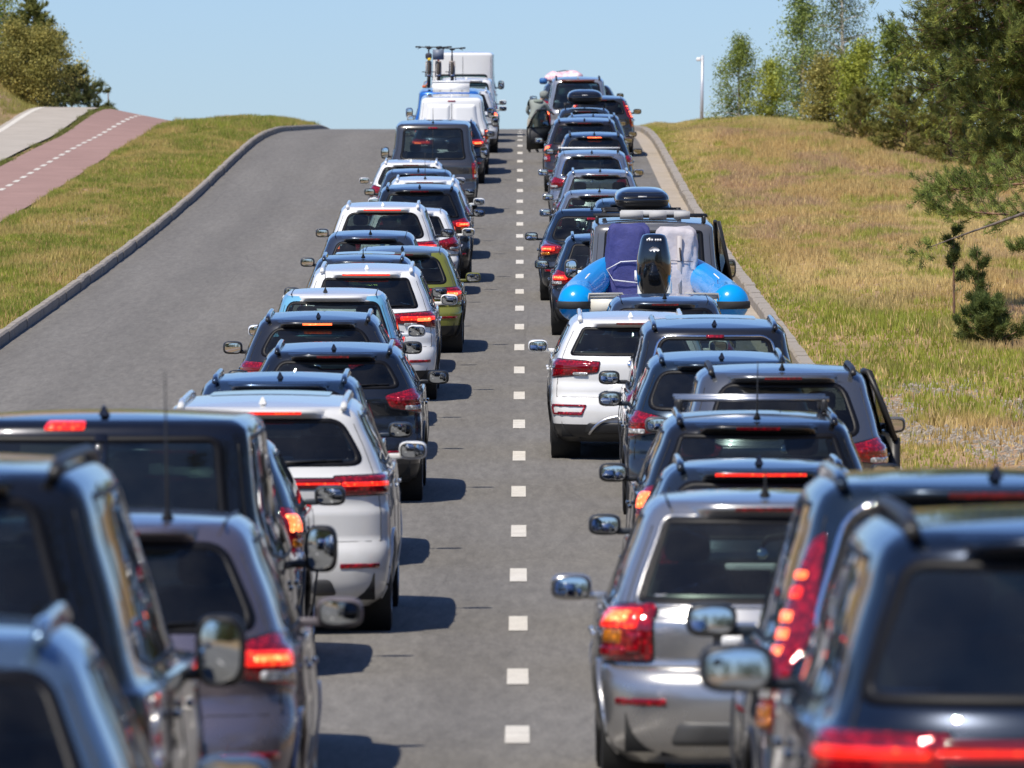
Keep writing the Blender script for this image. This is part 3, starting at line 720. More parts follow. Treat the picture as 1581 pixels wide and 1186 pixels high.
    P = rpoly([(-.62, .30), (.62, .30), (.55, .42), (-.55, .42)], .04, 4); obj('diffuser', fill(P, Mr, .008, .012, 3, skirt=.01), BLK if clad else simple('grey plastic', (.06, .06, .06), .5), root)
    # --- mirrors
    ym = float(yfe(zb + .05)) - .30; mb = paint(mir, metal) if mir else (body_m if mir is None else BLK)
    if vanlike or (mir is None and max(c) < .25): mb = simple('mirror shell', tuple(.5 * v + .006 for v in c), .42)
    for sg, on in zip((-1, 1), mirs):
        if not on: continue
        xb = float(side_raw(sg, np.array(ym), np.array(zb + .03))[0]); dw, dh = (.22 * ms, .145 * ms) if not vanmir else (.19 * ms, .27 * ms)
        cx = xb + sg * (.075 + dw / 2); cz = zb + mz + (.075 if not vanmir else .16)
        mo = obj('door_mirror', join([sbox((cx, ym + .03, cz), (dw, .12, dh), .6, 24, 14, e2=.6), sbox((xb + sg * .05, ym + .03, cz - dh * .32), (.14, .05, .045), .6)]), mb, root)
        a = np.linspace(0, 2 * math.pi, 28, endpoint=False); f = lambda v, p: np.sign(v) * np.abs(v) ** p
        q = np.stack([f(np.cos(a), .58) * (dw / 2 - .020), f(np.sin(a), .62) * (dh / 2 - .018)], -1)
        q[:, 1] *= np.where(q[:, 0] * sg > 0, .9, 1.0)
        tilt = -.05 * sg
        MM = lambda Q, o: np.stack([cx + Q[:, 0], ym - .034 - o - Q[:, 0] * tilt * 1.6 + Q[:, 1] * (.035 if sg < 0 else -.012) + (Q[:, 0]**2 + Q[:, 1]**2) * .36, cz + Q[:, 1]], -1)
        obj('mirror_glass', fill(q, MM, .0, 0, 4), MIR, mo)
        obj('mirror_edge', band(q * 1.10, q * .97, MM, .004, .03), BLK, mo)
    # --- roof things
    yr0, yr1 = float(fr_(zr)) + .16, float(L - ff_(zr)) - .30; rmat = {'body': body_m, 'black': BLK, 'silver': ALU}.get(rails)
    if rails:
        for sg in sgs:
            P = rail_path(S, sg * (wt * (1 - KT) - .01), yr0 - .06, yr1, .036)
            obj('roof_rail', tube(P, .021, 8, flat=1.25), rmat, root)
    elif not vanlike and not roofglass:
        for sg in sgs:
            P = roofM(np.full(16, sg * (wt * .93)), np.linspace(yr0 - .05, yr1, 16), -.001); obj('roof_moulding', tube(P, .007, 6), BLK, root)
    if sunroof:
        P = rpoly([(-wt * .72, L * .42), (wt * .72, L * .42), (wt * .72, L * .62), (-wt * .72, L * .62)], .08, 5, .08); obj('sunroof', fill(P, Mroof, .004, 0, 5), GBLK, root)
    ya = yr0 + .05
    if ant == 'fin':
        b0 = roofM(np.array([antx]), np.array([ya]))[0]
        prof = np.array([(-.02, 0), (.0, .048), (.02, .055), (.07, .035), (.14, .008), (.16, 0)]); V = []
        for dx, k in ((-1, 1), (0, 1), (1, 1)):
            for (py, pz) in prof: V.append((b0[0] + dx * (.024 * (1 - pz / .068) ** 1.3 + .004) , b0[1] + py, b0[2] + pz - .003))
        obj('antenna_fin', (V, [grid(3, 6)]), body_m if c[0] > .3 else GBLK, root)
    elif ant == 'whip':
        b0 = roofM(np.array([antx]), np.array([ya]))[0]
        P = np.array([b0, b0 + (0, -.01, .02), b0 + (0, -.03, .05), b0 + (0, -.03 - whip * .35, .05 + whip * .9)])
        obj('whip_antenna', tube(P, [.03, .02, .007, .003], 8), BLK, root)
    S.update(root=root, Mr=Mr, Ms=Ms, zr=zr, zb=zb, wt=wt, hw=hw, L=L, H=H, ym=ym, ye=ye, z1=z1, z2=z2)
    return S
BLACK = (.008, .009, .012); NAVY = (.012, .022, .05); DGREY = (.03, .033, .038); GREY = (.09, .095, .10); SILVER = (.42, .42, .43); WHT_P = (.78, .78, .77); ICE = (.55, .58, .62)
GL, GR = 'cars queuing in the left lane', 'cars queuing in the right lane'
def lcar(*a, **k): return car(*a, group=GL, **k)
def rcar(*a, **k): return car(*a, group=GR, **k)
def back(D): return D
L1 = lcar(19.8, -1.80, 'blue grey car nearest in the left lane, cut off at the bottom left corner', 'wagon', W=1.82, H=1.54, c=(.15, .23, .33), metal=.7, rails='body', yaw=R(1))
L2 = lcar(25.0, -2.14, 'large glossy black off-roader with a big square mirror by the left edge', 'suv', W=1.94, H=1.93, mz=-.13, L=4.9, c=BLACK, rr=.30, zb=1.16, vanmir=True, rails='black', tint=.12, light='vanv', lz=-.25)
L3 = lcar(33.2, -1.83, 'mauve silver hatchback with lit red tail light, ahead of the black off-roader', 'hatch', W=1.78, H=1.58, zb=1.0, L=4.25, c=(.23, .20, .23), metal=.75, light='tri', lit=3, tint=.4, clad=False, ant='whip', whip=.68, antx=.27)
L4 = lcar(39.8, -2.20, 'tall black van with twin rear door windows and lit red lamp above', 'van', W=1.92, H=1.97, wr=.80, rr=.24, split=True, mz=-.12, L=4.9, c=(.006, .007, .012), light='vanv', vanmir=True, tint=.12, hbl=0, name='van', cat='van', spoiler=0)
L5 = lcar(51.0, -2.33, 'blue grey compact off-roader squeezed between the black van and the large white off-roader', 'suv', W=1.80, H=1.62, L=4.2, c=(.05, .07, .095), metal=.6, light='tall', lit=2, rails='black', ant=None)
L6 = lcar(56.3, -1.92, 'large white off-roader with full-width lit light bar and shallow rear window', 'suv', W=2.0, H=1.74, clad=False, L=4.9, zb=1.2, wr=.70, c=(.66, .66, .65), metal=0., light='bar', lit=1, hbl=3, rails='body', tint=.35, sunroof=True, spoiler=.10)
L7 = lcar(65.2, -2.08, 'dark blue estate with pale blue roof rails ahead of the large white off-roader', 'wagon', W=1.84, H=1.64, zb=1.02, wr=.70, L=4.5, c=(.025, .05, .10), metal=.6, rails='body', hbl=0)
L8 = lcar(75.1, -1.85, 'dark navy off-roader with curved rails, unlit red lights and a see-through rear window', 'suv', W=1.84, H=1.55, L=4.4, c=(.012, .016, .024), rails='body', light='tri', lit=0, tint=.45)
L9 = lcar(82.4, -2.2, 'dark grey car with a lit orange dotted brake light, ahead of the dark navy off-roader', 'suv', W=1.80, H=1.60, L=4.3, c=(.028, .03, .036), rails='body', light='wide', lit=0, hbl=2, tint=.4, chrome=0)
L10 = lcar(89.2, -2.2, 'small light blue car with a contrasting white roof', 'hatch', W=1.70, H=1.62, zb=1.0, L=4.0, c=(.16, .42, .62), roofc=WHT_P, metal=.1, light='box', hbl=0, ant='whip', whip=.3, tint=.45, mir=(.75, .78, .85), antx=-.1, spoiler=.1)
L11 = lcar(95.2, -1.93, 'white off-roader with lit red brake light above its dark rear window', 'suv', W=1.84, H=1.69, zb=1.12, L=4.5, c=WHT_P, metal=0., rails='body', light='wide', lit=1, hbl=3, mir=None)
L12 = lcar(102.0, -2.12, 'steel grey estate with dark roof rails, roof just ahead of the white off-roader', 'wagon', W=1.82, H=1.58, L=4.3, c=(.06, .07, .085), metal=.7, rails='body', sunroof=True, ant='whip', whip=.15)
L13 = lcar(107.9, -1.68, 'olive yellow hatchback with lit red lights, the only yellow green car', 'hatch', W=1.80, H=1.49, L=4.2, c=(.23, .24, .035), metal=.3, light='wide', lit=2, roofc=(.10, .115, .10))
L13b = lcar(113.6, -2.25, 'blue grey car without rails ahead of the olive yellow hatchback', 'hatch', ant='whip', whip=.12, W=1.80, H=1.52, L=4.4, c=(.07, .085, .115), metal=.7, tint=.5)
L14 = lcar(122.2, -2.22, 'white off-roader with a wide dotted red brake light and blue grey rails', 'suv', W=1.86, H=1.70, L=4.4, c=WHT_P, metal=0., rails='body', hbl=3, light='wide', lit=1, tint=.35, mir=(.02, .02, .02))
L15 = lcar(127.6, -1.86, 'small white hatchback half hidden to the right of the white off-roader', 'hatch', W=1.74, H=1.46, L=4.0, c=WHT_P, metal=0., light='tri', lit=0, tint=.4)
L16 = lcar(132.6, -1.76, 'dark navy off-roader with rounded red tail lights beside the small white hatchback', 'suv', W=1.86, H=1.70, L=4.5, c=(.014, .017, .022), light='tri', lit=1, rails='body', tint=.2)
L17 = lcar(143.2, -1.80, 'white estate roof with pale blue rails, just ahead of the dark navy off-roader', 'wagon', W=1.82, H=1.54, L=4.6, c=(.7, .73, .76), metal=0., rails='body', ant='whip', whip=.5)
L18 = lcar(150.0, -2.02, 'dark slate blue car between two white ones in the left lane', 'hatch', W=1.8, H=1.5, L=4.3, c=(.035, .05, .075), ant='fin')
L19 = lcar(156.3, -2.26, 'white estate car sticking out to the left behind the grey van', 'wagon', W=1.8, H=1.5, L=4.6, c=WHT_P, metal=0., rails='body', mir=(.5, .5, .52))
L20 = lcar(166.8, -1.92, 'graphite grey van with a large rear window reflecting the sun', 'van', W=1.98, H=2.04, L=4.9, c=(.085, .083, .085), metal=.6, light='vanv', lit=0, name='van', cat='van', vanmir=True, tint=.3, hbl=1, spoiler=0, ant='whip', whip=.35, wr=.80, rr=.3)
L21 = lcar(185.2, -1.77, 'dark navy car with lit red light, right behind the white panel van', 'suv', W=1.86, H=1.56, L=4.4, c=NAVY, light='wide', lit=2, rails='body')
L22 = lcar(191.2, -1.73, 'white windowless panel van', 'van', W=1.92, H=1.99, L=4.9, c=WHT_P, metal=0., rwin=False, name='van', cat='van', vanmir=True, light='vanv', lit=2, hbl=1, spoiler=0, wr=.78, rr=.22)
L23 = lcar(198.0, -1.86, 'bright blue van carrying three bicycles on its roof', 'van', W=1.92, H=1.97, L=4.9, c=(.02, .14, .5), metal=.2, name='van', cat='van', vanmir=True, light='vanv', spoiler=0, hbl=0, wr=.80)
L25 = lcar(207.0, -1.50, 'silver white car just past the white roof crate', 'suv', W=1.84, H=1.74, L=4.5, c=(.66, .67, .68), metal=.1, rails='body', light='tall', lit=1)
L24 = lcar(217.0, -1.55, 'white people carrier with a red lamp above its dark rear window', 'mpv', W=1.9, H=1.86, L=4.8, c=WHT_P, metal=0., light='tall', name='car')
L26 = lcar(227.0, -1.72, 'tall white camper van at the head of the visible left lane', 'camper', W=2.05, H=2.55, L=5.9, c=WHT_P, metal=0., name='camper_van', cat='camper van', vanmir=True, light='vanv', spoiler=0, hbl=0, ant=None, tint=.5)
# ---- right lane
R1 = rcar(21.5, 1.77, 'dark blue off-roader with a full-width lit light bar, nearest at the bottom right', 'suv', W=1.90, H=1.81, zb=1.2, rr=.24, pu=.88, wr=.74, ms=1.1, L=4.6, c=(.004, .010, .024), metal=.5, light='bar', lit=1, rails='black', tint=.18, yaw=0., ant=None, lz=.0, mirs=(1, 1))
R2 = rcar(29.5, 1.86, 'dark blue off-roader with red lamps lit up its rear pillar', 'suv', W=1.86, H=1.82, ltop=.04, L=4.5, c=(.012, .024, .042), metal=.5, light='vert', lit=2, rails='body', tint=.15, chrome=1, lscale=1.05, antx=.05)
R3 = rcar(38.3, 1.28, 'silver estate with large square red and amber tail light', 'wagon', W=1.76, H=1.57, L=4.4, c=(.46, .455, .45), metal=.8, light='box', lit=1, clad=False, tint=.35, rails=None, ant='whip', whip=.1, chrome=2, rr=.50, spoiler=.06)
R4 = rcar(49.3, 1.60, 'dark blue car with a lit red roof-edge brake light ahead of the silver estate', 'wagon', W=1.8, H=1.50, L=4.3, c=(.025, .035, .05), metal=.6, hbl=3, rails='body', tint=.2)
R5 = rcar(55.2, 1.76, 'black off-roader with two silver bars across its roof rails and a long aerial', 'suv', W=1.86, H=1.66, L=4.4, c=(.010, .011, .014), light='tall', lit=2, rails='body', tint=.2, ant='whip', whip=.42)
R6 = rcar(64.4, 2.27, 'silver grey estate by the kerb with its dark front door open', 'wagon', W=1.88, H=1.74, zb=1.1, L=4.5, c=(.15, .16, .18), metal=.7, light='tri', lit=0, rails='black', ant='whip', whip=.35, tint=.12, wr=.74)
R7 = rcar(70.2, 1.90, 'dark blue off-roader with a tall curved rail, half hidden behind the silver grey estate', 'suv', W=1.84, H=1.65, L=4.4, c=(.012, .025, .045), rails='body', light='tri', tint=.15)
R8 = rcar(76.0, 1.98, 'dark people carrier with chrome outlined rear window and a tilted sunroof', 'mpv', W=1.88, H=1.76, L=4.5, c=(.02, .022, .028), rails='body', light='tall', chrome=1, spoiler=0, tint=.45, hbl=1, sunroof=True)
R9 = rcar(82.9, 1.23, 'white compact off-roader with dark red lights and a black and silver lower bumper', 'suv', W=1.82, H=1.585, L=4.23, c=WHT_P, metal=0., light='wide', lit=0, rails='body', tint=.25, hbl=1, spoiler=.11)
R10 = rcar(89.8, 1.74, 'slate blue hatchback roof between the white compact off-roader and the boat', 'hatch', W=1.76, H=1.52, L=4.2, c=(.06, .075, .10), metal=.7, ant='whip', whip=.12, spoiler=.06, hbl=1, tint=.2)
R11 = rcar(103.2, 1.84, 'old grey van towing the blue boat, with a black roof box', 'van', W=1.98, H=2.03, L=4.8, c=(.13, .13, .135), metal=.3, name='van', cat='van', vanmir=True, light='vanv', spoiler=0, hbl=0, tint=.3, wr=.82, rr=.30, ant=None)
R12 = rcar(113.2, 1.33, 'small dark blue car peeking out left of the grey van, lit red light', 'hatch', W=1.76, H=1.50, L=4.0, c=(.012, .025, .05), light='tri', lit=3, rails='body', tint=.2)
R13 = rcar(125.2, 1.21, 'dark blue saloon with a boot lid and round lit tail light', 'sedan', W=1.80, H=1.50, L=4.5, c=(.010, .022, .045), light='tri', lit=2, clad=False, spoiler=0, hbl=1, tint=.2, ant='whip', whip=.12)
R14 = rcar(131.4, 1.98, 'dark blue car mostly hidden behind the black roof box', 'hatch', W=1.8, H=1.5, L=4.2, c=(.012, .03, .06))
R15 = rcar(137.8, 1.46, 'silver grey hatchback with a bright rear window rim, ahead of the dark blue saloon', 'hatch', W=1.76, H=1.46, L=4.1, c=(.28, .30, .33), metal=.7, ant='whip', whip=.12, tint=.55, light='tri', lit=0)
R16 = rcar(146.0, 1.56, 'silver estate with rails and a silver framed rear window', 'wagon', W=1.80, H=1.60, L=4.5, c=(.40, .41, .43), metal=.75, rails='body', light='tri', tint=.45, ant='whip', whip=.15)
R17 = rcar(159.0, 1.52, 'silver car with a chrome framed rear window and a white roof bar', 'mpv', W=1.84, H=1.62, L=4.5, c=(.30, .32, .36), metal=.7, chrome=1, light='tri', tint=.45)
R18 = rcar(172.2, 1.70, 'dark blue car with a small lit orange brake lamp and dark rails', 'suv', W=1.82, H=1.64, L=4.3, c=(.015, .025, .045), rails='black', hbl=2, tint=.15)
R19 = rcar(180.0, 1.54, 'brown black off-roader with tall red and white tail light, beside the open door', 'suv', W=1.98, H=1.74, L=4.6, c=(.03, .025, .028), light='tall', lit=1, rails='body', tint=.15)
R20 = rcar(189.2, 1.84, 'steel blue estate roof above the brown black off-roader', 'wagon', W=1.82, H=1.56, L=4.5, c=(.04, .055, .08), rails='body')
R21 = rcar(198.0, 1.70, 'dark car with a black roof box and its left front door open', 'wagon', W=1.80, H=1.47, L=4.3, c=(.03, .04, .055), tint=.5)
R22 = rcar(204.0, 2.18, 'dark grey car with curved tall red lights, farthest to the kerb side', 'suv', W=1.84, H=1.62, L=4.4, c=(.04, .042, .045), light='vert', lit=1, tint=.1)
R23 = rcar(211.0, 1.62, 'silver people carrier with a brown framed rear window', 'mpv', W=1.86, H=1.98, L=4.6, c=(.40, .40, .41), metal=.6, light='tall', lit=1, rails='black', tint=.3, frame=simple('brown trim', (.13, .045, .025), .35))
R24 = rcar(222.0, 1.42, 'car with a pink and white covered load on its roof', 'suv', W=1.84, H=1.66, L=4.5, c=(.04, .06, .09))
R25 = rcar(233.0, 2.10, 'dark car on the brow of the hill, farthest in the right lane', 'suv', W=1.82, H=1.52, L=4.4, c=(.03, .035, .05))
# bright trims of the white compact off-roader: an arch in the bumper and red outlined reflectors
_M9 = R9['Mr']; _us = np.linspace(-.50, .50, 22)
obj('bumper_arch', tube(_M9(np.stack([_us * 1.1, .30 + .19 * np.clip(1 - np.abs(_us / .5) ** 3.2, 0, 1)], -1), .016), .017, 8, flat=.6), ALU, R9['root'])
for _s in (-1, 1):
    _P = rpoly([(_s * .62, .50), (_s * .93, .50), (_s * .93, .615), (_s * .55, .615)], .02, 4); obj('reflector_frame', band(_P, inset(_P, .022), _M9, .012), RED, R9['root'])

_b = R2['roof'](np.array([.34]), np.array([1.5]))[0]
obj('whip_antenna', tube(np.array([_b, _b + (0, -.01, .03), _b + (0, -.03, .06), _b + (0, -.12, .36)]), [.035, .024, .010, .006], 8), BLK, R2['root'])
# ------------------------------------------------------------------ vegetation
def vnoise(x, y, seed, sc):
    r = np.random.default_rng(seed); G = r.random((64, 64)); x = np.asarray(x) / sc; y = np.asarray(y) / sc
    i, j = np.floor(x).astype(int), np.floor(y).astype(int); fx, fy = x - i, y - j; fx = fx*fx*(3-2*fx); fy = fy*fy*(3-2*fy)
    g = lambda a, b: G[a % 64, b % 64]
    return (g(i, j)*(1-fx) + g(i+1, j)*fx)*(1-fy) + (g(i, j+1)*(1-fx) + g(i+1, j+1)*fx)*fy
def leafmat(name, trans=.35, rough=.6):
    m, nt, b = nodes(name); at = nn(nt, 'ShaderNodeVertexColor', layer_name='tint')
    nt.links.new(at.outputs[0], b.inputs['Base Color']); b.inputs['Roughness'].default_value = rough; b.inputs['Specular IOR Level'].default_value = .25
    tl = nn(nt, 'ShaderNodeBsdfTranslucent'); nt.links.new(at.outputs[0], tl.inputs[0])
    mx = nn(nt, 'ShaderNodeMixShader', i_0=trans); out = nt.nodes['Material Output']
    nt.links.new(b.outputs[0], mx.inputs[1]); nt.links.new(tl.outputs[0], mx.inputs[2]); nt.links.new(mx.outputs[0], out.inputs[0])
    return m
GRASSM, LEAFM = leafmat('grass blades', .3), leafmat('leaves', .35)
def bark(name, stops, sc=9., st=(1, 1, .35)):
    m, nt, b = nodes(name); c, f, _ = noise_color(nt, stops, sc, stretch=st); nt.links.new(c, b.inputs['Base Color']); b.inputs['Roughness'].default_value = .9
    bp = nn(nt, 'ShaderNodeBump', i_Strength=.5, i_Distance=.02); nt.links.new(f, bp.inputs['Height']); nt.links.new(bp.outputs[0], b.inputs['Normal']); return m
PBARK = bark('pine bark', [(.35, (.07, .045, .035)), (.55, (.20, .11, .065)), (.7, (.33, .2, .13))]); GBARK = bark('grey dead bark', [(.35, (.05, .04, .035)), (.7, (.22, .18, .15))])
BBARK = bark('birch bark', [(.36, (.05, .045, .04)), (.44, (.55, .5, .43)), (.8, (.72, .68, .6))], 6., (1, 1, 3.)); DBARK = bark('brown bark', [(.3, (.06, .045, .03)), (.7, (.18, .14, .10))])
PAL = dict(green=(.18, .22, .035), lush=(.30, .33, .05), dry=(.51, .36, .145), straw=(.62, .47, .20), pink=(.46, .31, .175), dull=(.15, .14, .055))
def blades(name, label, xr, yr, n, colf, hf, keep=None, lean=.35, wd=(.008, .016), seed=3, k=4, yexp=1.0):
    r = np.random.default_rng(seed); m = n
    x = r.uniform(*xr, m); y = yr[0] + (yr[1] - yr[0]) * r.random(m) ** yexp
    if keep is not None:
        q = keep(x, y, r.random(m)); x, y = x[q], y[q]
    m = len(x); z = groundz(x, y); col = colf(x, y, r); h = hf(x, y, r)
    V = []; Cc = []
    for b in range(k):
        a = r.uniform(0, 6.283, m); bx = x + r.normal(0, .035, m); by = y + r.normal(0, .05, m)
        hh = h * r.uniform(.55, 1.15, m); w = r.uniform(*wd, m) * (1 + hh); le = r.normal(0, lean, m) * hh; la = r.uniform(0, 6.283, m)
        dx, dy = np.cos(a) * w, np.sin(a) * w * .6
        P0 = np.stack([bx - dx, by - dy, z - .02], -1); P1 = np.stack([bx + dx, by + dy, z - .02], -1)
        T = np.stack([bx + np.cos(la) * le, by + np.sin(la) * le, z + hh], -1)
        V.append(np.stack([P0, P1, T], 1)); cc = np.clip(col * r.uniform(.75, 1.25, (m, 1)), 0, 1)
        Cc.append(np.repeat(cc[:, None], 3, 1))
    V = np.concatenate(V).reshape(-1, 3); Cc = np.concatenate(Cc).reshape(-1, 3)
    F = np.arange(len(V)).reshape(-1, 3)
    o = obj(name, (V, F), GRASSM, smooth=False, col=Cc); return tagp(o, label, 'grass', kind='stuff')
def mixc(a, b, t): return np.array(a)[None] * (1 - t[:, None]) + np.array(b)[None] * t[:, None]
def col_right(x, y, r):
    n1 = vnoise(x, y * .22, 1, 1.3); n2 = vnoise(x, y * .3, 2, .5); n3 = vnoise(x, y * .15, 5, 2.2)
    c = mixc(PAL['dry'], PAL['pink'], ss(.40, .66, n1)); c = c * (1 - ss(.5, .75, n3)[:, None]) + np.array(PAL['straw']) * ss(.5, .75, n3)[:, None]
    g = np.clip(ss(88, 94, y) * ss(132, 112, y) * ss(8.8, 6.2, x + n1 * 1.5) * 1.25 + ss(5.6, 4.3, x + n2) * .7 + ss(.58, .8, n2) * .5 + ss(215, 240, y) * .3, 0, 1)
    gc = mixc(PAL['green'], PAL['lush'], np.clip(.35 + n2, 0, 1))
    t = np.clip(g * 1.0 * (.75 + n2), 0, 1)[:, None]; c = c * (1 - t) + gc * t
    q = (r.random(len(x)) < .16)[:, None]; return np.where(q, np.array(PAL['straw']), c)
def h_right(x, y, r): return (.07 + .11 * vnoise(x, y * .3, 8, .8)) * (1 + .8 * ss(150, 215, y) * ss(5, 7, x)) * (.55 + .45 * ss(4.2, 5.2, x))
GRAV = lambda x, y: ss(.35, .6, vnoise(x, y * .25, 31, .9)) * ss(76, 82, y) * ss(101, 95, y) * ss(8.5, 6.2, x)
blades('meadow_grass', 'dry tan and pinkish meadow grass on the slope right of the kerb', (4.02, 16), (60, 285), 160000, col_right, h_right, lambda x, y, u: (u > .72 * GRAV(x, y)) & (x < 5.0 + y * .058), yexp=.85, seed=3)
def col_left(x, y, r):
    n1 = vnoise(x, y * .25, 11, 1.0); n2 = vnoise(x, y * .3, 12, .45)
    c = mixc(PAL['green'], PAL['lush'], n2); t = (ss(.42, .74, n1 * .6 + n2 * .4)[:, None] * .6); c = c * (1 - t) + np.array(PAL['dry']) * t
    q = (r.random(len(x)) < .18)[:, None]; return np.where(q, np.array(PAL['dry']), c)
blades('verge_grass', 'green grass on the narrow verge between cycle path and left kerb', (-10.98, -7.72), (85, 290), 78000, col_left, lambda x, y, r: (.06 + .12 * vnoise(x, y * .3, 18, .7)) * (1 + .7 * ss(200, 235, y)), lambda x, y, u: (u > .5 * ss(.6, .8, vnoise(x, y * .25, 11, 1.0))), seed=5)
def col_bank(x, y, r):
    n1 = vnoise(x, y * .25, 21, 1.2); c = mixc(PAL['dry'], PAL['straw'], n1); t = ss(-17.1, -15.9, x + n1)[:, None] * .7; return c * (1 - t) + np.array(PAL['green']) * t
blades('bank_grass', 'dry golden grass on the bank left of the grey pavement', (-24, -15.65), (150, 268), 36000, col_bank, lambda x, y, r: .08 + .14 * vnoise(x, y * .3, 28, .8), seed=6)
blades('strip_weeds', 'weeds growing in the joint between cycle path and pavement', (-13.6, -13.34), (150, 262), 2600, lambda x, y, r: mixc(PAL['green'], PAL['dull'], r.random(len(x))), lambda x, y, r: .04 + .13 * vnoise(x, y * .5, 38, .9) ** 2, lambda x, y, u: u > .55 * ss(.6, .3, vnoise(x, y * .5, 38, .9)), seed=7)
# gravel stones
def stones(name, label, n, xr, yr, seed):
    r = np.random.default_rng(seed); x = r.uniform(*xr, n); y = r.uniform(*yr, n); q = r.random(n) < GRAV(x, y); x, y = x[q], y[q]; n = len(x)
    s = r.uniform(.015, .045, n); z = groundz(x, y)
    O = np.array([(1, 0, 0), (0, 1, 0), (-1, 0, 0), (0, -1, 0), (0, 0, .7)], float)
    V = np.stack([x, y, z], -1)[:, None] + O[None] * s[:, None, None] * r.uniform(.6, 1.3, (n, 5, 1))
    F = (np.array([(0, 1, 4), (1, 2, 4), (2, 3, 4), (3, 0, 4)])[None] + (np.arange(n) * 5)[:, None, None]).reshape(-1, 3)
    c = np.repeat(r.uniform(.16, .34, (n, 1, 1)) * np.array((1, .86, .70)), 5, 1).reshape(-1, 3)
    return tagp(obj(name, (V.reshape(-1, 3), F), leafmat('stones', 0., .9), smooth=False, col=c), label, 'gravel', kind='stuff')
stones('gravel', 'pale gravel scattered on the bare patch right of the kerb', 16000, (4.1, 9), (74, 104), 9)

def leafy(P, size, col, r, quad=True, droop=0.):
    """small leaf faces at points P"""
    n = len(P); a = r.normal(size=(n, 3)); a[:, 2] -= droop; a /= np.linalg.norm(a, axis=1)[:, None]
    b = np.cross(a, r.normal(size=(n, 3))); b /= np.linalg.norm(b, axis=1)[:, None] + 1e-9
    s = size * r.uniform(.6, 1.3, n)[:, None]
    V = np.stack([P - a * s, P + b * s * .55, P + a * s, P - b * s * .55], 1).reshape(-1, 3)
    F = np.arange(4 * n).reshape(-1, 4); return V, F, np.repeat(col, 4, 0)
def limb(p, d, L, r0, r, seg=6, bend=.25, grav=0.):
    pts = [np.array(p, float)]; d = np.array(d, float); d /= np.linalg.norm(d)
    for i in range(seg):
        d = d + r.normal(size=3) * bend / seg * 1.5; d[2] -= grav / seg; d /= np.linalg.norm(d); pts.append(pts[-1] + d * L / seg)
    return np.array(pts)
def tree(name, label, cat, X, Y, h, w, kind, cols, seed, nl=5000, ls=.045, group=None, base=0., trunkm=None, lean=0., flat=1.0, cone=.5, z0=0.):
    r = np.random.default_rng(seed); zb = float(groundz(X, Y)) + z0
    root = tagp(empty(name, (X, Y, zb)), label, cat, group)
    tr = []; T = limb((0, 0, -.05), (lean, 0, 1), h * 1.0, 0, r, 10, .12); rad = np.linspace(.018 * h + .01, .006, len(T))
    tr.append(tube(T, rad, 7)); tips = []; w_ = w / 2
    nb = int(16 + h * 6)
    for i in range(nb):
        f = base + (1 - base) * (i + r.random()) / nb; p = T[0] + (T[-1] - T[0]) * 0; k = f * (len(T) - 1); j = min(int(k), len(T) - 2); p = T[j] + (T[j+1] - T[j]) * (k - j)
        a = r.uniform(0, 6.283); prof = (math.sin(math.pi * min(1, (f * .85 + .15))) ** .6) * (1 - cone * f) if kind != 'cone' else (1.05 - f)
        Lb = w_ * max(.12, prof) * r.uniform(.75, 1.25); up = {'birch': .55, 'broad': .6, 'cone': .25, 'bush': .7}[kind]
        B = limb(p, (math.cos(a), math.sin(a) * flat, up), Lb, 0, r, 5, .4, .5 if kind == 'birch' else .1)
        tr.append(tube(B, np.linspace(.011 * h * .5 * (1 - f * .6) + .004, .003, len(B)), 5, cap=False))
        for q in np.linspace(.3, 1, 5):
            pp = B[min(int(q * 5), 5)]; tips.append((pp, .28 + .5 * q, f))
            if kind == 'birch' and q > .4:
                for s in np.linspace(.05, .28 * h * .5, 4): tips.append((pp + r.normal(size=3) * .05 + (0, 0, -s), .4, f))
    obj('trunk', join(tr), trunkm or DBARK, root)
    tp = np.array([t[0] for t in tips]); n = nl; id_ = r.integers(0, len(tp), n)
    spread = w * (.055 if kind == 'birch' else .085)
    P = tp[id_] + r.normal(size=(n, 3)) * spread * (1, 1, .8)
    P[:, 2] = np.maximum(P[:, 2], .02)
    cl = r.random(len(tp)); cc = mixc(cols[0], cols[1], cl[id_]) * r.uniform(.7, 1.35, (n, 1))
    V, F, C_ = leafy(P, ls, np.clip(cc, 0, 1), r, droop=.5 if kind == 'birch' else 0)
    obj('crown', (V, F), LEAFM, root, smooth=False, col=C_); return root
def tufts(P, D, r, n=22, L=.11, w=.0045, col0=(.05, .085, .025), col1=(.13, .16, .05), spread=.9):
    """pine needle tufts: thin blades around the twig ends P pointing along D"""
    m = len(P); d = np.repeat(D, n, 0) + r.normal(size=(m * n, 3)) * spread * .52; d /= np.linalg.norm(d, axis=1)[:, None]
    p = np.repeat(P, n, 0) + r.normal(size=(m * n, 3)) * .02 - np.repeat(D, n, 0) * r.uniform(0, .10, (m * n, 1))
    s = np.cross(d, r.normal(size=(m * n, 3))); s /= np.linalg.norm(s, axis=1)[:, None] + 1e-9
    Ln = L * r.uniform(.6, 1.15, (m * n, 1)); V = np.stack([p - s * w, p + s * w, p + d * Ln], 1).reshape(-1, 3)
    t = np.repeat(r.random(m), n); c = mixc(col0, col1, t) * r.uniform(.7, 1.3, (m * n, 1)); return V, np.arange(len(V)).reshape(-1, 3), np.repeat(np.clip(c, 0, 1), 3, 0)
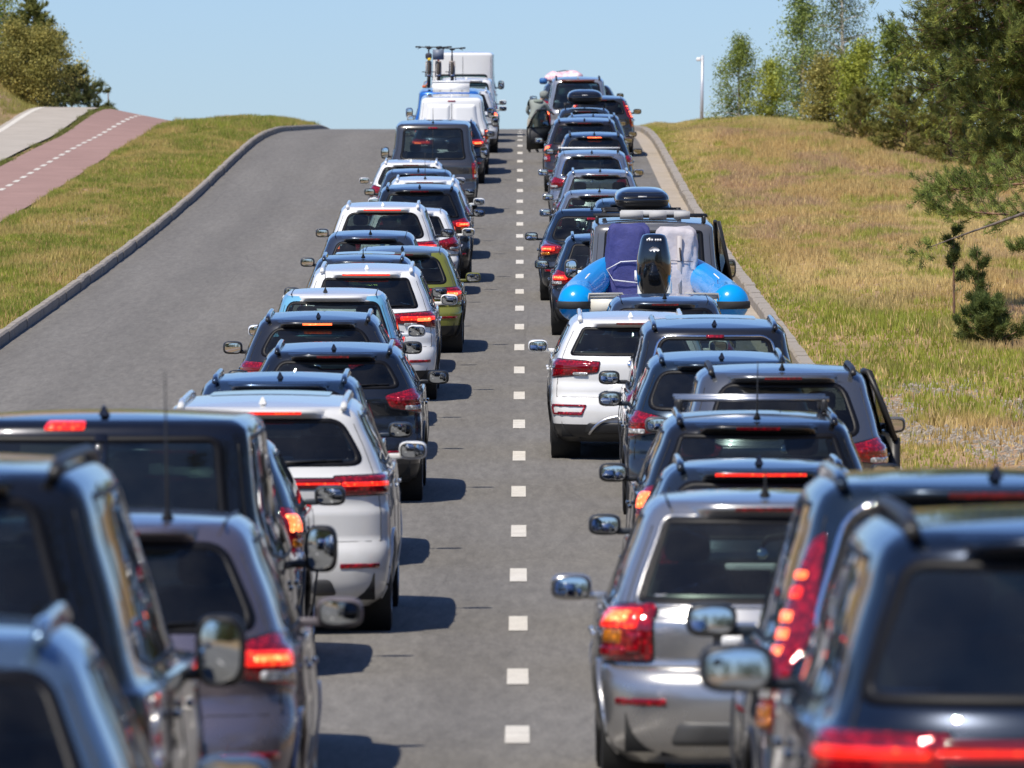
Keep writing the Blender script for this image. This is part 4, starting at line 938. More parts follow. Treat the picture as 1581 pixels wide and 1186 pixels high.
def pine_branch(p, d, L, r, dens=1., grav=.1, sub=True, up=.35):
    """one bough: wood tubes and twig ends"""
    B = limb(p, d, L, 0, r, 8, .35, grav); wood = [tube(B, np.linspace(.012 + L * .009, .006, len(B)), 6, cap=False)]; tp, td = [], []
    for q in np.linspace(.22, 1, max(4, int(L * 9 * dens))):
        k = q * 8; j = min(int(k), 7); pp = B[j] + (B[j+1] - B[j]) * (k - j); dd = B[j+1] - B[j]; dd /= np.linalg.norm(dd)
        for s in range(2):
            a = r.normal(size=3); a -= dd * a.dot(dd); a /= np.linalg.norm(a); a[2] = a[2] * .5 + up * .5
            l2 = L * .28 * (1.15 - q * .7) * r.uniform(.6, 1.3) + .05; S2 = limb(pp, dd * .6 + a, l2, 0, r, 3, .4, -.25)
            wood.append(tube(S2, np.linspace(.007, .003, 4), 4, cap=False))
            for f in (.35, .7, 1.0):
                i = int(f * 3); e = S2[i]; dr = S2[i] - S2[i-1]; dr /= np.linalg.norm(dr); tp.append(e); td.append(dr + (0, 0, .35))
                if f > .8 and r.random() < .35: tp.append(e + r.normal(size=3) * .06); td.append(dr * .5 + r.normal(size=3) * .4 + (0, 0, .4))
    tp.append(B[-1]); td.append(B[-1] - B[-2]); td = np.array(td); td /= np.linalg.norm(td, axis=1)[:, None]
    return wood, np.array(tp), td
def pine(name, label, X, Y, h, w, seed, group=None, n=22, L=.10, nb=None, base=.0, cols=((.05, .085, .025), (.13, .16, .05)), z0=0., boughs=None, wn=.0045, trunk_r=None, cat='pine tree', up=.35):
    r = np.random.default_rng(seed); zb = float(groundz(X, Y)) + z0; root = tagp(empty(name, (X, Y, zb)), label, cat, group)
    T = limb((0, 0, -.05), (0, 0, 1), h, 0, r, 10, .06); tr0 = trunk_r or (.012 * h + .008); wood = [tube(T, np.linspace(tr0, .008, len(T)), 9)]; TP, TD = [], []
    lst = boughs or []
    if nb is None: nb = int(10 + h * 9)
    for i in range(nb):
        f = base + (1 - base) * (i + .5 * r.random()) / nb; a = i * 2.4 + r.normal() * .3
        lst.append((f, a, (w / 2) * (1.08 - f) ** .8 * r.uniform(.75, 1.2) + .06, .2 + .7 * f))
    for f, a, Lb, u in lst:
        k = f * (len(T) - 1); j = min(int(k), len(T) - 2); p = T[j] + (T[j+1] - T[j]) * (k - j)
        wd, tp, td = pine_branch(p, (math.cos(a), math.sin(a), u), Lb, r, up=up); wood += wd; TP.append(tp); TD.append(td)
    TP.append(T[-1:]); TD.append(np.array([(0, 0, 1.)]))
    obj('trunk', join(wood), PBARK, root)
    V, F, C_ = tufts(np.concatenate(TP), np.concatenate(TD), r, n, L, wn, *cols); obj('crown', (V, F), LEAFM, root, smooth=False, col=C_); return root
GB = ((.12, .17, .035), (.33, .38, .08)); GY = ((.21, .25, .035), (.48, .50, .09)); GA = ((.17, .24, .06), (.40, .47, .14)); OL = ((.18, .18, .045), (.48, .41, .12))
TR = 'trees and bushes along the right skyline'
def px(x, Y): return (x - 804) * Y / FPX
tree('birch_tree', 'slender weeping birch standing alone right of the metal pole', 'birch', px(1143, 245), 245, 2.95, 2.3, 'birch', GB, 41, 11000, .034, TR, .08, BBARK)
tree('bush', 'low bright green bush between the weeping birch and the aspen', 'bush', px(1192, 242), 242, 2.0, 1.6, 'bush', GY, 42, 9000, .036, TR)
tree('aspen_tree', 'narrow light green aspen with a ragged top, sky showing through', 'tree', px(1240, 240), 240, 4.8, 2.1, 'broad', GA, 43, 10000, .045, TR, .05, BBARK)
tree('birch_tree', 'tall birch with pale trunk whose top is cut off by the photo edge', 'birch', px(1303, 236), 236, 5.6, 2.6, 'birch', ((.08, .12, .035), (.20, .24, .07)), 44, 13000, .034, TR, .1, BBARK, lean=-.04)
for i, (x, Y, h, w, c, kd) in enumerate([(1275, 230, 2.0, 2.4, OL, 'bush'), (1335, 226, 2.6, 2.2, GY, 'bush'), (1385, 220, 3.3, 2.3, GB, 'broad'), (1440, 214, 3.8, 2.4, GY, 'broad'), (1500, 207, 4.2, 2.6, GB, 'broad'), (1562, 200, 4.4, 2.8, GY, 'broad'), (1622, 196, 4.6, 2.8, GB, 'broad')]):
    tree('bush' if kd == 'bush' else 'young_tree', ['olive bush at the foot of the tall birch', 'yellow green bush right of the tall birch', 'dark green young tree behind the yellow green bush', 'sunny yellow green young tree in the middle of the thicket', 'dark young tree beneath the hanging pine boughs', 'yellow green young tree at the right edge under the big pine', 'dark young tree just past the right edge of the thicket'][i], 'bush' if kd == 'bush' else 'tree', px(x, Y), Y, h, w, kd, c, 50 + i, 9500, .046, TR, .0)
for i, (x, Y, h, w) in enumerate([(1330, 214, 1.5, 1.7), (1400, 205, 1.9, 1.9), (1470, 198, 2.1, 2.0), (1545, 190, 2.3, 2.1)]):
    pine('pine_bush', ['low pine bush at the left end of the thicket edge', 'rounded pine bush second along the thicket edge', 'pine bush in the thicket edge below the big pine boughs', 'pine bush at the right end of the thicket edge'][i], px(x, Y), Y, h, w, 70 + i, TR, 18, .10, None, .02, ((.11, .12, .03), (.33, .31, .08)), wn=.008, cat='pine bush')
# the big pine, trunk outside the frame: boughs hang in from the right
pi_ = math.pi
bg_ = [(f, pi_ + da, Lb, u) for f, da, Lb, u in [
    (.40, .15, 2.5, -.02), (.42, -.35, 2.9, .0), (.45, .3, 3.0, .05), (.48, -.1, 3.0, -.05), (.50, .5, 2.8, .0), (.52, -.5, 3.2, .02), (.54, .05, 3.3, .0), (.56, .35, 3.1, .05),
    (.58, -.25, 3.4, .05), (.60, .12, 3.7, .0), (.61, -.6, 3.0, .1), (.63, .55, 3.2, .1), (.64, -.05, 4.0, .02), (.66, .25, 4.1, .05), (.67, -.35, 3.8, .05), (.69, .0, 4.2, .05), (.71, .4, 3.9, .1), (.73, -.2, 3.9, .1), (.76, .15, 3.6, .1), (.8, -.1, 3.2, .2), (.66, .02, 3.9, .06), (.72, -.12, 4.6, .12), (.76, .1, 5.2, .12), (.79, -.04, 5.3, .12), (.82, .12, 5.0, .12), (.86, -.1, 4.9, .1), (.62, .2, 3.5, .0), (.58, -.15, 3.5, -.05), (.72, .22, 4.0, .05), (.50, .1, 3.3, .0), (.44, 0, 3.2, .05), (.80, .3, 4.2, .05)]]
bg_ = [(f * .88 , a, Lb, u) for f, a, Lb, u in bg_]
pine('pine_tree', 'big pine whose dense boughs hang into the upper right corner', 10.1, 118, 7.6, 5.2, 81, None, 34, .105, 18, .6, ((.08, .12, .03), (.38, .42, .11)), boughs=bg_, trunk_r=.16, wn=.0055)
r_ = np.random.default_rng(5)
def bough(label, p0, d, L, seed, dead=False, cols=((.08, .12, .03), (.34, .40, .10))):
    r = np.random.default_rng(seed); root = tagp(empty('pine_bough', p0), label, 'pine bough')
    wd, tp, td = pine_branch((0, 0, 0), d, L, r, 1.1, .0)
    if dead:
        B = limb((0, 0, 0), d, L, 0, r, 10, .25); obj('stem', tube(B, np.linspace(.028, .006, 11), 7), GBARK, root)
        e = B[-1] + r.normal(size=(16, 3)) * (.13, .1, .13) + (-.12, 0, -.02); dr = r.normal(size=(16, 3)) * .4 + (-.3, 0, .5)
        V, F, C_ = tufts(e, dr / np.linalg.norm(dr, axis=1)[:, None], r, 34, .10, .0055, *cols); obj('needles', (V, F), LEAFM, root, smooth=False, col=C_); return root
    obj('stem', join(wd), PBARK, root); V, F, C_ = tufts(tp, td, r, 34, .105, .0055, *cols); obj('needles', (V, F), LEAFM, root, smooth=False, col=C_); return root
def at(x, y, Y): return ((x - 804) * Y / FPX + .02, Y, (593 - y) * Y / FPX)
bough('red barked pine bough hanging low at the right edge above the bare branch', at(1640, 275, 116), (-1, .1, -.18), 2.1, 1)
bough('pine bough just above the bare branch, its tip over the dry meadow', at(1640, 335, 115), (-1, -.1, .02), 2.0, 2)
bough('bare grey pine branch slanting over the meadow, needles only at its tip', at(1600, 322, 114), (-1, .0, -.42), 1.75, 3, True)
bough('pine bough closest to the thicket, pointing left over the dry meadow', at(1660, 258, 117), (-1, -.15, -.16), 2.4, 8)
bough('short pine bough poking in at the right edge below the bare branch', at(1640, 385, 114), (-1, .05, -.05), .75, 4)
SM = ((.05, .085, .025), (.18, .22, .06))
pine('pine_sapling', 'thin young pine with sparse needle tufts under the bare branch', px(1475, 117), 117, 1.45, .42, 91, None, 20, .10, 6, .45, SM, wn=.0055)
pine('pine_sapling', 'dark bushy young pine low at the right edge of the meadow', px(1528, 108), 108, .66, .95, 93, None, 30, .11, 18, .1, SM, wn=.0055)
pine('pine_sapling', 'gangly young pine with a grey bare stem behind the dark bushy one', px(1512, 110), 110, 1.35, .45, 94, None, 20, .10, 7, .3, SM, wn=.0055)
# left skyline
TL = 'trees and bushes along the left skyline'
pine('pine_tree', 'conical pine rising over the left skyline', px(52, 252), 252, 3.5, 3.4, 101, TL, 18, .13, 60, .03, ((.10, .13, .035), (.36, .36, .10)), wn=.011)
pine('pine_tree', 'low spreading pine reaching right towards the thin post', px(112, 250), 250, 1.4, 2.3, 102, TL, 18, .13, None, .02, ((.07, .10, .04), (.22, .23, .08)), wn=.011)
tree('birch_tree', 'light green birch at the upper left corner behind the conical pine', 'birch', px(8, 254), 254, 4.4, 2.4, 'birch', GY, 103, 10000, .038, TL, .05, BBARK)
tree('bush', 'olive brown bush at the foot of the left birch', 'bush', px(18, 247), 247, 2.3, 2.4, 'bush', OL, 104, 8000, .042, TL)
tree('bush', 'wide olive bush in front of the conical pine', 'bush', px(74, 247), 247, 2.5, 2.7, 'bush', OL, 105, 13000, .042, TL)
tree('bush', 'dark bush at the left edge of the picture below the birch', 'bush', px(-30, 249), 249, 3.2, 2.6, 'bush', GB, 106, 8000, .045, TL)
# woods beside and behind the camera: they show in mirrors, panes and paint
r = np.random.default_rng(77); cx, cy, ch = [], [], []
for n, (xa, xb), (ya, yb) in ((75, (13, 30), (-140, 62)), (45, (-72, -46), (-140, 60)), (26, (-50, 40), (-150, -120))):
    cx.append(r.uniform(xa, xb, n)); cy.append(np.linspace(ya, yb, n) if n != 26 else r.uniform(ya, yb, n)); ch.append(r.uniform(14, 21, n) if xa == 13 else r.uniform(8, 12, n))
cx, cy, ch = map(np.concatenate, (cx, cy, ch)); k = r.integers(0, len(cx), 62000); f = r.random(62000); a = r.uniform(0, 6.283, 62000)
rad = (1.2 + 2.6 * np.sin(np.pi * np.clip(f * .85 + .12, 0, 1))) * r.uniform(.5, 1.05, 62000)
P = np.stack([cx[k] + np.cos(a) * rad, cy[k] + np.sin(a) * rad, groundz(cx[k], cy[k]) + .4 + f * ch[k]], -1)
V, F, C_ = leafy(P, .34, mixc((.04, .06, .018), (.14, .15, .04), r.random(62000)), r)
wood = join([tube([(x, y, float(groundz(x, y)) - .2), (x, y, float(groundz(x, y)) + h * .8)], [.22, .06], 6) for x, y, h in zip(cx, cy, ch)])
fo = tagp(obj('forest', (V, F), LEAFM, smooth=False, col=C_), 'broad-leaved forest beside and behind the near road, seen in mirrors and panes', 'forest', kind='stuff')
obj('trunks', wood, PBARK, fo)['kind'] = 'stuff'
# ------------------------------------------------------------------ things carried, towed, and standing about
def child(name, VF, m, parent, **k): return obj(name, VF, m, parent, **k)
def roofbox(S, D, X, label, w, l, h, zroof, c=(.006, .006, .007)):
    z0 = float(roadz(D + l / 2)); sl = math.atan(slope(D + l / 2)); root = tagp(empty('roof_box', (X, D, z0 - .0), (sl, 0, 0)), label, 'roof box')
    m = simple('roof box plastic', c, .12, 0, 1); zc = zroof + .03
    lid = sbox((0, l / 2, zc + h * .36), (w, l, h * 1.25), .28, 28, 16, e2=.7); V = lid[0].copy(); V[:, 2] = np.maximum(V[:, 2], zc + h * .36); child('lid', (V, lid[1]), m, root)
    base = sbox((0, l / 2, zc + h * .34), (w * .97, l * .98, h * .62), .3, 28, 12, e2=.6); child('base', base, BLK, root)
    for k in (.25, .5): child('lid_groove', tube([(x, .012 + (abs(x) / (w/2)) ** 4 * .06 - .012, zc + h * (.4 + k * .8)) for x in np.linspace(-w * .38, w * .38, 10)], .006, 5), BLK, root)
    child('logo', box((0, -.004, zc + h * .62), (w * .16, .008, h * .07)), simple('pale print', (.5, .5, .5), .4), root)
    for yy in (l * .25, l * .75):
        child('crossbar', tube([(-.56, yy, zroof + .01), (.56, yy, zroof + .01)], .018, 8), BLK, root)
        for sx in (-1, 1): child('bar_foot', sbox((sx * .52, yy, zroof - .03), (.06, .10, .10), .5), BLK, root)
    return root
roofbox(R11, 105.0, 1.71, 'glossy black roof box on the grey van', .76, 1.9, .30, 2.06)
roofbox(R21, 199.0, 1.71, 'black roof box with a small pale logo on the far car', .92, 1.6, .36, 1.50)
# cross bars
def bars(label, D, X, zroof, w, ys, m, r=.018, foot=BLK, x0=None):
    sl = math.atan(slope(D + 2)); root = tagp(empty('roof_bars', (X, D, float(roadz(D))), (sl, 0, 0)), label, 'roof bars')
    for y in ys:
        child('crossbar', box((0, y, zroof), (w, .07, .035)), m, root)
        for sx in (-1, 1):
            child('bar_foot', sbox((sx * w * .47, y, zroof - .05), (.05, .10, .11), .5), foot, root)
    return root
bars('two silver cross bars on the black off-roader', 55.2, 1.76, 1.745, 1.16, (1.75, 2.45), ALU)
bars('single white cross bar on the chrome framed silver car', 159.0, 1.46, 1.69, 1.30, (.75,), simple('white bar', (.8, .8, .8), .3))
# ---- the boat on its trailer
BD, BX = 96.2, 1.71
bz0 = float(roadz(BD)); bs = math.atan(slope(98.5))
boat = tagp(empty('inflatable_boat', (BX, BD, bz0), (bs, 0, 0)), 'bright blue inflatable boat with black rubbing strips riding high behind the grey van', 'boat')
BLU = simple('blue hull fabric', (.0, .30, .76), .22, 0, .5); CRM = simple('cream fibreglass', (.72, .70, .62), .35)
for sg in (-1, 1):
    c_ = pchip([0, 1.3, 2.6, 3.5, 4.1, 4.35], [.98, .97, .80, .56, .25, 0.0]); ze = pchip([0, 1.3, 2.6, 3.5, 4.1, 4.35], [1.21, 1.22, 1.34, 1.48, 1.56, 1.58])
    ys = np.concatenate([np.linspace(.16, 4.35, 26)]); P = np.stack([sg * c_(ys), ys, ze(ys)], -1)
    e = np.stack([np.full(7, sg * .98), .16 - .24 * np.sin(np.linspace(math.pi / 2, .0, 8)[:-1]) * 1.0, np.full(7, 1.21)], -1)
    rr_ = np.concatenate([.24 * np.cos(np.linspace(math.pi / 2, 0, 8)[:-1]) + .002, np.interp(ys, [0, 3, 4.35], [.24, .205, .18])])
    tb = child('side_tube', tube(np.concatenate([e, P]), rr_, 28), BLU, boat)
    a = np.linspace(-.24, .24, 5) - math.pi / 2 * 0
    # rubbing strip: a band wrapped over the outer side and the end
    st_ = []
    path = np.concatenate([np.stack([sg * .98 + np.sin(np.linspace(-1.3, 1.45, 12)) * .243 * sg, .16 - np.cos(np.linspace(-1.3, 1.45, 12)) * .243, np.full(12, 1.19)], -1), np.stack([sg * (c_(ys[2:]) + .24), ys[2:], ze(ys[2:]) - .04], -1)])
    Vs = np.stack([path + (0, 0, .048), path + np.array([(sg * .012, -.012, .03)]), path + np.array([(sg * .012, -.012, -.03)]), path - (0, 0, .048)], 0)
    child('rubbing_strip', (Vs.reshape(-1, 3), [grid(4, len(path))]), RUB, tb)
    child('grab_line', tube([(sg * .86, 1.0, 1.49), (sg * .8, 1.3, 1.54), (sg * .84, 1.7, 1.50)], .008, 5), simple('white rope', (.8, .8, .78), .7), tb)
    child('corner_deck', box((sg * .57, .16, 1.30), (.50, .34, .03)), CRM, boat)
    child('splash_well', box((sg * .57, .02, 1.18), (.50, .04, .24), taper=.96), CRM, boat)
    child('well_edge', tube([(sg * .84, -.01, 1.18), (sg * .82, -.01, 1.33), (sg * .40, -.01, 1.335), (sg * .33, -.01, 1.22)], .016, 7), simple('grey edging', (.35, .35, .34), .5), boat)
child('transom', box((0, .14, 1.08), (1.5, .06, .42)), CRM, boat); child('hull', join([box((0, 1.9, .98), (1.5, 3.4, .12), taper=.9), box((0, 3.7, 1.12), (.9, .7, .25))]), simple('white hull', (.7, .7, .68), .3), boat)
child('console', sbox((0.05, 2.1, 1.25), (.45, .4, .4), .3), CRM, boat)
trl = tagp(empty('boat_trailer', (BX, BD, bz0), (bs, 0, 0)), 'low metal boat trailer underneath the blue boat', 'trailer')
for sg in (-1, 1):
    child('side_beam', box((sg * .55, 2.6, .62), (.07, 5.0, .08)), ALU, trl); child('bunk', box((sg * .4, 2.0, .84), (.12, 2.6, .08)), BLK, trl)
    tl_ = child('mudguard', sbox((sg * .98, 1.9, .62), (.24, .8, .18), .5), BLK, trl)
    w_ = link('wheel', None, trl, (sg * .98, 1.9, .30)); child('tyre', lathe([(-.08, .2), (-.09, .27), (-.06, .30), (.06, .30), (.09, .27), (.08, .2)], 24), RUB, w_); child('rim', lathe([(sg * .07, .2), (sg * .03, .15), (sg * .05, .001)], 16), RIM, w_)
    child('rear_lamp', box((sg * .75, -.08, .66), (.22, .05, .11)), RED, trl)
    child('bunk_post', box((sg * .45, 1.1, .72), (.05, .05, .2)), ALU, trl)
child('drawbar', box((0, 5.6, .55), (.08, 2.6, .08)), ALU, trl); child('axle', tube([(-.95, 1.9, .33), (.95, 1.9, .33)], .03, 8), UND, trl); child('lamp_board', box((0, -.05, .62), (1.8, .03, .10)), BLK, trl)
# outboard
om = tagp(empty('outboard_motor', (BX, BD, bz0), (bs, 0, 0)), 'black outboard motor with white lettering tilted on the boat transom', 'outboard motor')
OB = simple('outboard black', (.006, .007, .009), .12, 0, 1)
rs_ = [(1.30, .13, .16), (1.36, .17, .2), (1.46, .205, .25), (1.62, .222, .28), (1.80, .215, .28), (1.95, .185, .26), (2.04, .165, .24), (2.085, .14, .21), (2.10, .09, .14)]
a = np.linspace(0, 2 * math.pi, 28, endpoint=False); f_ = lambda v, p: np.sign(v) * np.abs(v) ** p
V = [np.stack([f_(np.cos(a), .65) * w, -.12 + f_(np.sin(a), .65) * d, np.full(28, z)], -1) for z, w, d in rs_]
cw = child('cowl', (np.concatenate(V + [np.array([[0, -.12, 2.105]])]), [grid(len(rs_), 28, True), np.array([(8 * 28 + j, 8 * 28 + (j + 1) % 28, 9 * 28) for j in range(28)])]), OB, om)
child('midsection', sbox((0, -.1, 1.05), (.17, .3, .7), .4), OB, om); child('clamp_bracket', box((0, -.18, 1.32), (.24, .26, .20), taper=.6), simple('grey bracket', (.42, .40, .36), .45), om); child('gearcase', sbox((0, -.15, .62), (.12, .5, .16), .6), OB, om)
for i in range(3): child('propeller_blade', sbox((math.cos(i * 2.1) * .09, -.42, .62 + math.sin(i * 2.1) * .09), (.14, .02, .09), .6, ry=i * 2.1), OB, om)
PR = simple('white print', (.8, .8, .8), .4)
def ftext(s, size, loc, rot, m, parent, name='lettering', ext=.002):
    cu = bpy.data.curves.new(name, 'FONT'); cu.body = s; cu.size = size; cu.extrude = ext; cu.align_x = 'CENTER'; cu.align_y = 'CENTER'; cu.resolution_u = 3
    t = bpy.data.objects.new(name, cu); COL.objects.link(t); bpy.context.view_layer.update()
    me = bpy.data.meshes.new_from_object(t); bpy.data.objects.remove(t); me.materials.clear(); me.materials.append(m)
    return link(name, me, parent, loc, rot)
for i, x in enumerate((-.085, -.055, -.025, .02, .05, .08)): child('letter_mark', box((x, -.365, 2.03), (.022, .012, .028)), PR, cw)
lg = [(-.07, 1.905), (-.045, 1.93), (-.015, 1.945), (.02, 1.94), (.05, 1.925), (.07, 1.90), (.045, 1.885), (.02, 1.90), (0, 1.875), (-.02, 1.90), (-.045, 1.885)]
child('emblem', (np.array([(x, y, z) for y in (-.392, -.375) for x, z in lg] + [(0, -.392, 1.912)]), [np.array([(i, (i + 1) % 11, 22) for i in range(11)]), np.array([(i, (i + 1) % 11, (i + 1) % 11 + 11, i + 11) for i in range(11)])]), PR, cw)
# fabric covers standing in the boat
def cover(label, x, y, w, d, h, z0, c, seed, tone):
    m, nt, b = nodes(tone); cc, f, _ = noise_color(nt, [(.3, tuple(v * .8 for v in c)), (.7, tuple(min(1, v * 1.15) for v in c))], 5.); nt.links.new(cc, b.inputs['Base Color']); b.inputs['Roughness'].default_value = .8
    bp = nn(nt, 'ShaderNodeBump', i_Strength=.8, i_Distance=.03); nt.links.new(f, bp.inputs['Height']); nt.links.new(bp.outputs[0], b.inputs['Normal'])
    root = tagp(empty('fabric_cover', (BX + x, BD + y, float(roadz(BD + y))), (bs, 0, 0)), label, 'cover'); r = np.random.default_rng(seed)
    n, k = 40, 26; a = np.linspace(0, 2 * math.pi, n, endpoint=False); V = []
    for i, t in enumerate(np.linspace(0, 1, k)):
        s = (1 - .12 * t) * (1 - max(0, t - .95) * 20 * .18 if t > .95 else 1)
        wob = .014 * np.sin(3 * a + 5 * t + seed) + .010 * np.sin(7 * a - 9 * t + seed * 2) + .006 * np.sin(13 * a + 21 * t)
        V.append(np.stack([f_(np.cos(a), .45) * (w / 2 * s + wob), f_(np.sin(a), .45) * (d / 2 * s + wob), np.full(n, z0 + h * t + (0.02 * np.sin(2 * a) if t > .9 else 0))], -1))
    V.append(np.array([[0, 0, z0 + h * 1.01]])); child('cloth', (np.concatenate(V), [grid(k, n, True), np.array([((k - 1) * n + j, (k - 1) * n + (j + 1) % n, k * n) for j in range(n)])]), m, root); return root
NV = cover('upright navy blue fabric cover with a white tag, left of the outboard motor', -.28, 3.1, .62, .5, 1.07, 1.05, (.045, .05, .19), 3, 'navy cloth')
GV = cover('upright pale lilac grey fabric cover with a brown strap, right of the outboard motor', .35, 3.1, .58, .5, 1.03, 1.05, (.50, .47, .50), 5, 'pale cloth')
child('tag', box((.12, -.262, 1.46), (.08, .01, .13)), PR, NV)
child('strap', tube([(.27, -.26, 1.66), (-.10, -.27, 1.64), (-.28, -.24, 1.54), (-.20, -.27, 1.40), (.27, -.27, 1.35)], .008, 5), simple('white cord', (.75, .75, .78), .6), NV)
child('zip', box((.04, -.238, 1.52), (.06, .03, .92)), simple('beige zip flap', (.44, .41, .41), .8), GV); child('strap', box((.05, -.275, 1.74), (.022, .015, .17), ry=-.12), simple('brown strap', (.05, .03, .025), .6), GV)
ftext('FIAMMA', .10, (-.11, -.275, 1.46), (R(90), R(-90), 0), simple('dark print', (.05, .05, .12), .6), GV)
child('cord', tube([(-.24, -.25, 1.60), (-.15, -.262, 1.66), (.22, -.25, 1.64)], .005, 5), simple('dark cord', (.1, .1, .14), .7), GV)
# padded roof bars of the grey van
vb = bars('black roof bars of the grey van with two grey padded rolls', 103.2, 1.80, 2.10, 1.56, (.55, 1.05), BLK)
PADM = simple('grey padding', (.42, .42, .42), .85)
for y, x0, x1 in ((.55, -.42, -.10), (.55, -.02, .22), (.55, .32, .54), (1.05, -.40, .50)): child('pad', tube([(x0, y, 2.11), (x1, y, 2.11)], .055, 12), PADM, vb)
# ---- doors standing open
def open_door(S, side, ang, ln=1.08, mat=None, tall=0.):
    root = S['root']; zb, zr, hw = S['zb'], S['zr'], S['hw']; yh = S['ym'] + .12; m = mat or BLK
    piv = link('open_door', None, root, (side * (hw - .02), yh, 0), (0, 0, side * ang))
    # door in the plane x = 0 going back (-y)
    V, F = box((0, -ln / 2, (.36 + zb) / 2), (.09, ln, zb - .36)); child('door_panel', (V, F), m, piv)
    k = (hw - S['wt']) * .75; top = zr + .0
    fr = [(0, -.06, zb - .02), (-side * k * .6, -.36, (zb + top) / 2 + .06), (-side * k, -.62, top), (-side * k, -ln + .05, top), (-side * k * .5, -ln + .01, (zb + top) / 2), (0, -ln + .01, zb - .02)]
    child('window_frame', tube(fr, .030, 8), m, piv)
    gq = np.array([fr[0], fr[1], fr[2], fr[3], fr[4], fr[5]]); child('door_window', (gq, [np.array([(0, 1, 4, 5), (1, 2, 3, 4)])]), glass(.35), piv, smooth=False)
    child('door_trim', box((-side * .055, -ln / 2, (.45 + zb) / 2), (.03, ln * .85, (zb - .5) * .85)), simple('door card', (.05, .05, .055), .6), piv)
    return piv
open_door(R6, 1, .09, 1.05)
open_door(R11, 1, .16, .95)
open_door(R21, -1, .62, 1.05)
# ---- white crate on the panel van
ct = tagp(empty('roof_crate', (-1.77, 194.2, float(roadz(194.2)) + 2.0), (math.atan(slope(194.5)), 0, 0)), 'white flat crate on the roof of the white panel van', 'crate')
child('case', box((0, .4, .15), (.94, .8, .27)), simple('white case', (.82, .82, .81), .4), ct); child('lid', box((0, .4, .292), (.98, .84, .012)), simple('white case', (.82, .82, .81), .4), ct)
for x in (-.28, 0, .28): child('catch', box((x, -.006, .05), (.05, .012, .03)), simple('grey catch', (.3, .3, .3), .5), ct)
# ---- bicycles on the blue van
def bicycle(x, label, c, hz=0., extras=None):
    D = 199.0; root = tagp(empty('bicycle', (x, D, float(roadz(D)) + 1.99), (math.atan(slope(D + 1)), 0, 0)), label, 'bicycle', 'bicycles on the roof of the blue van')
    fm = simple('bike frame', c, .3, .3, 1); r = .345
    for y in (0.0, 1.08):
        w = link('wheel', None, root, (0, y, r)); t = np.linspace(0, 2 * math.pi, 33)
        child('tyre', tube(np.stack([0 * t, np.cos(t) * (r - .036), np.sin(t) * (r - .036)], -1), .038, 8, cap=False), simple('knobbly tyre', (.045, .035, .028), .85), w)
        child('rim', tube(np.stack([0 * t, np.cos(t) * (r - .065), np.sin(t) * (r - .065)], -1), .012, 6, cap=False), RIM, w)
        child('spokes', join([tube([(0, 0, 0), (0, math.cos(k) * (r - .07), math.sin(k) * (r - .07))], .0025, 3, cap=False) for k in np.linspace(0, 6.283, 17)[:-1]]), RIM, w)
        child('hub', tube([(-.05, 0, 0), (.05, 0, 0)], .022, 8), ALU, w)
    hd = np.array((0, .20, r + .50)); hb = np.array((0, .16, r + .36)); bb = (0, .62, .30); sc_ = (0, .80, .88); rw = (0, 1.08, r)
    child('frame', join([tube([hd, sc_], .020, 8), tube([hb, bb], .024, 8), tube([bb, sc_], .019, 8), tube([bb, rw], .012, 6), tube([sc_, rw], .010, 6), tube([hb, hd], .026, 8)]), fm, root)
    child('fork', join([tube([(s * .065, 0, r), (s * .065, .13, r + .33), (s * .02, .15, r + .36)], .018, 8) for s in (-1, 1)] + [tube([(-.075, .135, r + .345), (.075, .135, r + .345)], .026, 8)]), simple('fork', (.35, .3, .28), .3), root)
    child('steerer', tube([hb, hd + (0, .02, .14 + hz)], .018, 8), BLK, root); t = hd + (0, .01, .15 + hz)
    hbv = child('handlebar', tube([t + (-.34, .03, .02), t + (-.15, 0, .015), t + (0, -.03, 0), t + (.15, 0, .015), t + (.34, .03, .02)], .014, 8), BLK, root)
    for s in (-1, 1): child('grip', tube([t + (s * .22, .012, .018), t + (s * .35, .03, .02)], .021, 8), BLK, hbv); child('brake_lever', tube([t + (s * .2, -.01, .0), t + (s * .29, -.05, -.03)], .009, 5), BLK, hbv)
    child('saddle', sbox((0, .84, .97 + hz), (.14, .26, .06), .6), BLK, root); child('seat_post', tube([sc_, (0, .84, .96 + hz)], .014, 6), BLK, root)
    child('crankset', join([tube([(-.09, .62, .30), (.09, .62, .30)], .015, 6), tube([(.09, .62, .30), (.09, .74, .18)], .010, 5), tube([(-.09, .62, .30), (-.09, .50, .42)], .010, 5), box((.13, .75, .18), (.1, .08, .02)), box((-.13, .49, .42), (.1, .08, .02))]), BLK, root)
    if extras == 'bag': child('bar_bag', sbox((0, .02, r + .50), (.17, .16, .17), .6), simple('dark bag', (.03, .03, .05), .7), root); child('lamp', sbox((.02, -.07, r + .42), (.09, .03, .07), .7), simple('yellow lamp', (.9, .6, .02), .3), root)
    if extras == 'basket': child('basket', join([box((0, -.06, r + .42), (.27, .24, .02)), box((0, -.18, r + .55), (.29, .015, .26)), box((-.14, -.06, r + .55), (.015, .24, .26)), box((.14, -.06, r + .55), (.015, .24, .26))]), simple('grey basket', (.13, .16, .22), .5), root)
    return root
bicycle((663.5 - 804) / 58.4, 'leftmost roof bicycle with a dark bar bag and yellow lamp', (.25, .08, .06), .07, 'bag')
bicycle((678.5 - 804) / 58.4, 'middle roof bicycle with red frame and grey basket', (.5, .03, .03), .07, 'basket')
bicycle((699.5 - 804) / 58.4, 'rightmost roof bicycle with bare wide handlebar', (.03, .03, .03), .04)
OR = simple('orange strap', (.65, .12, .03), .6)
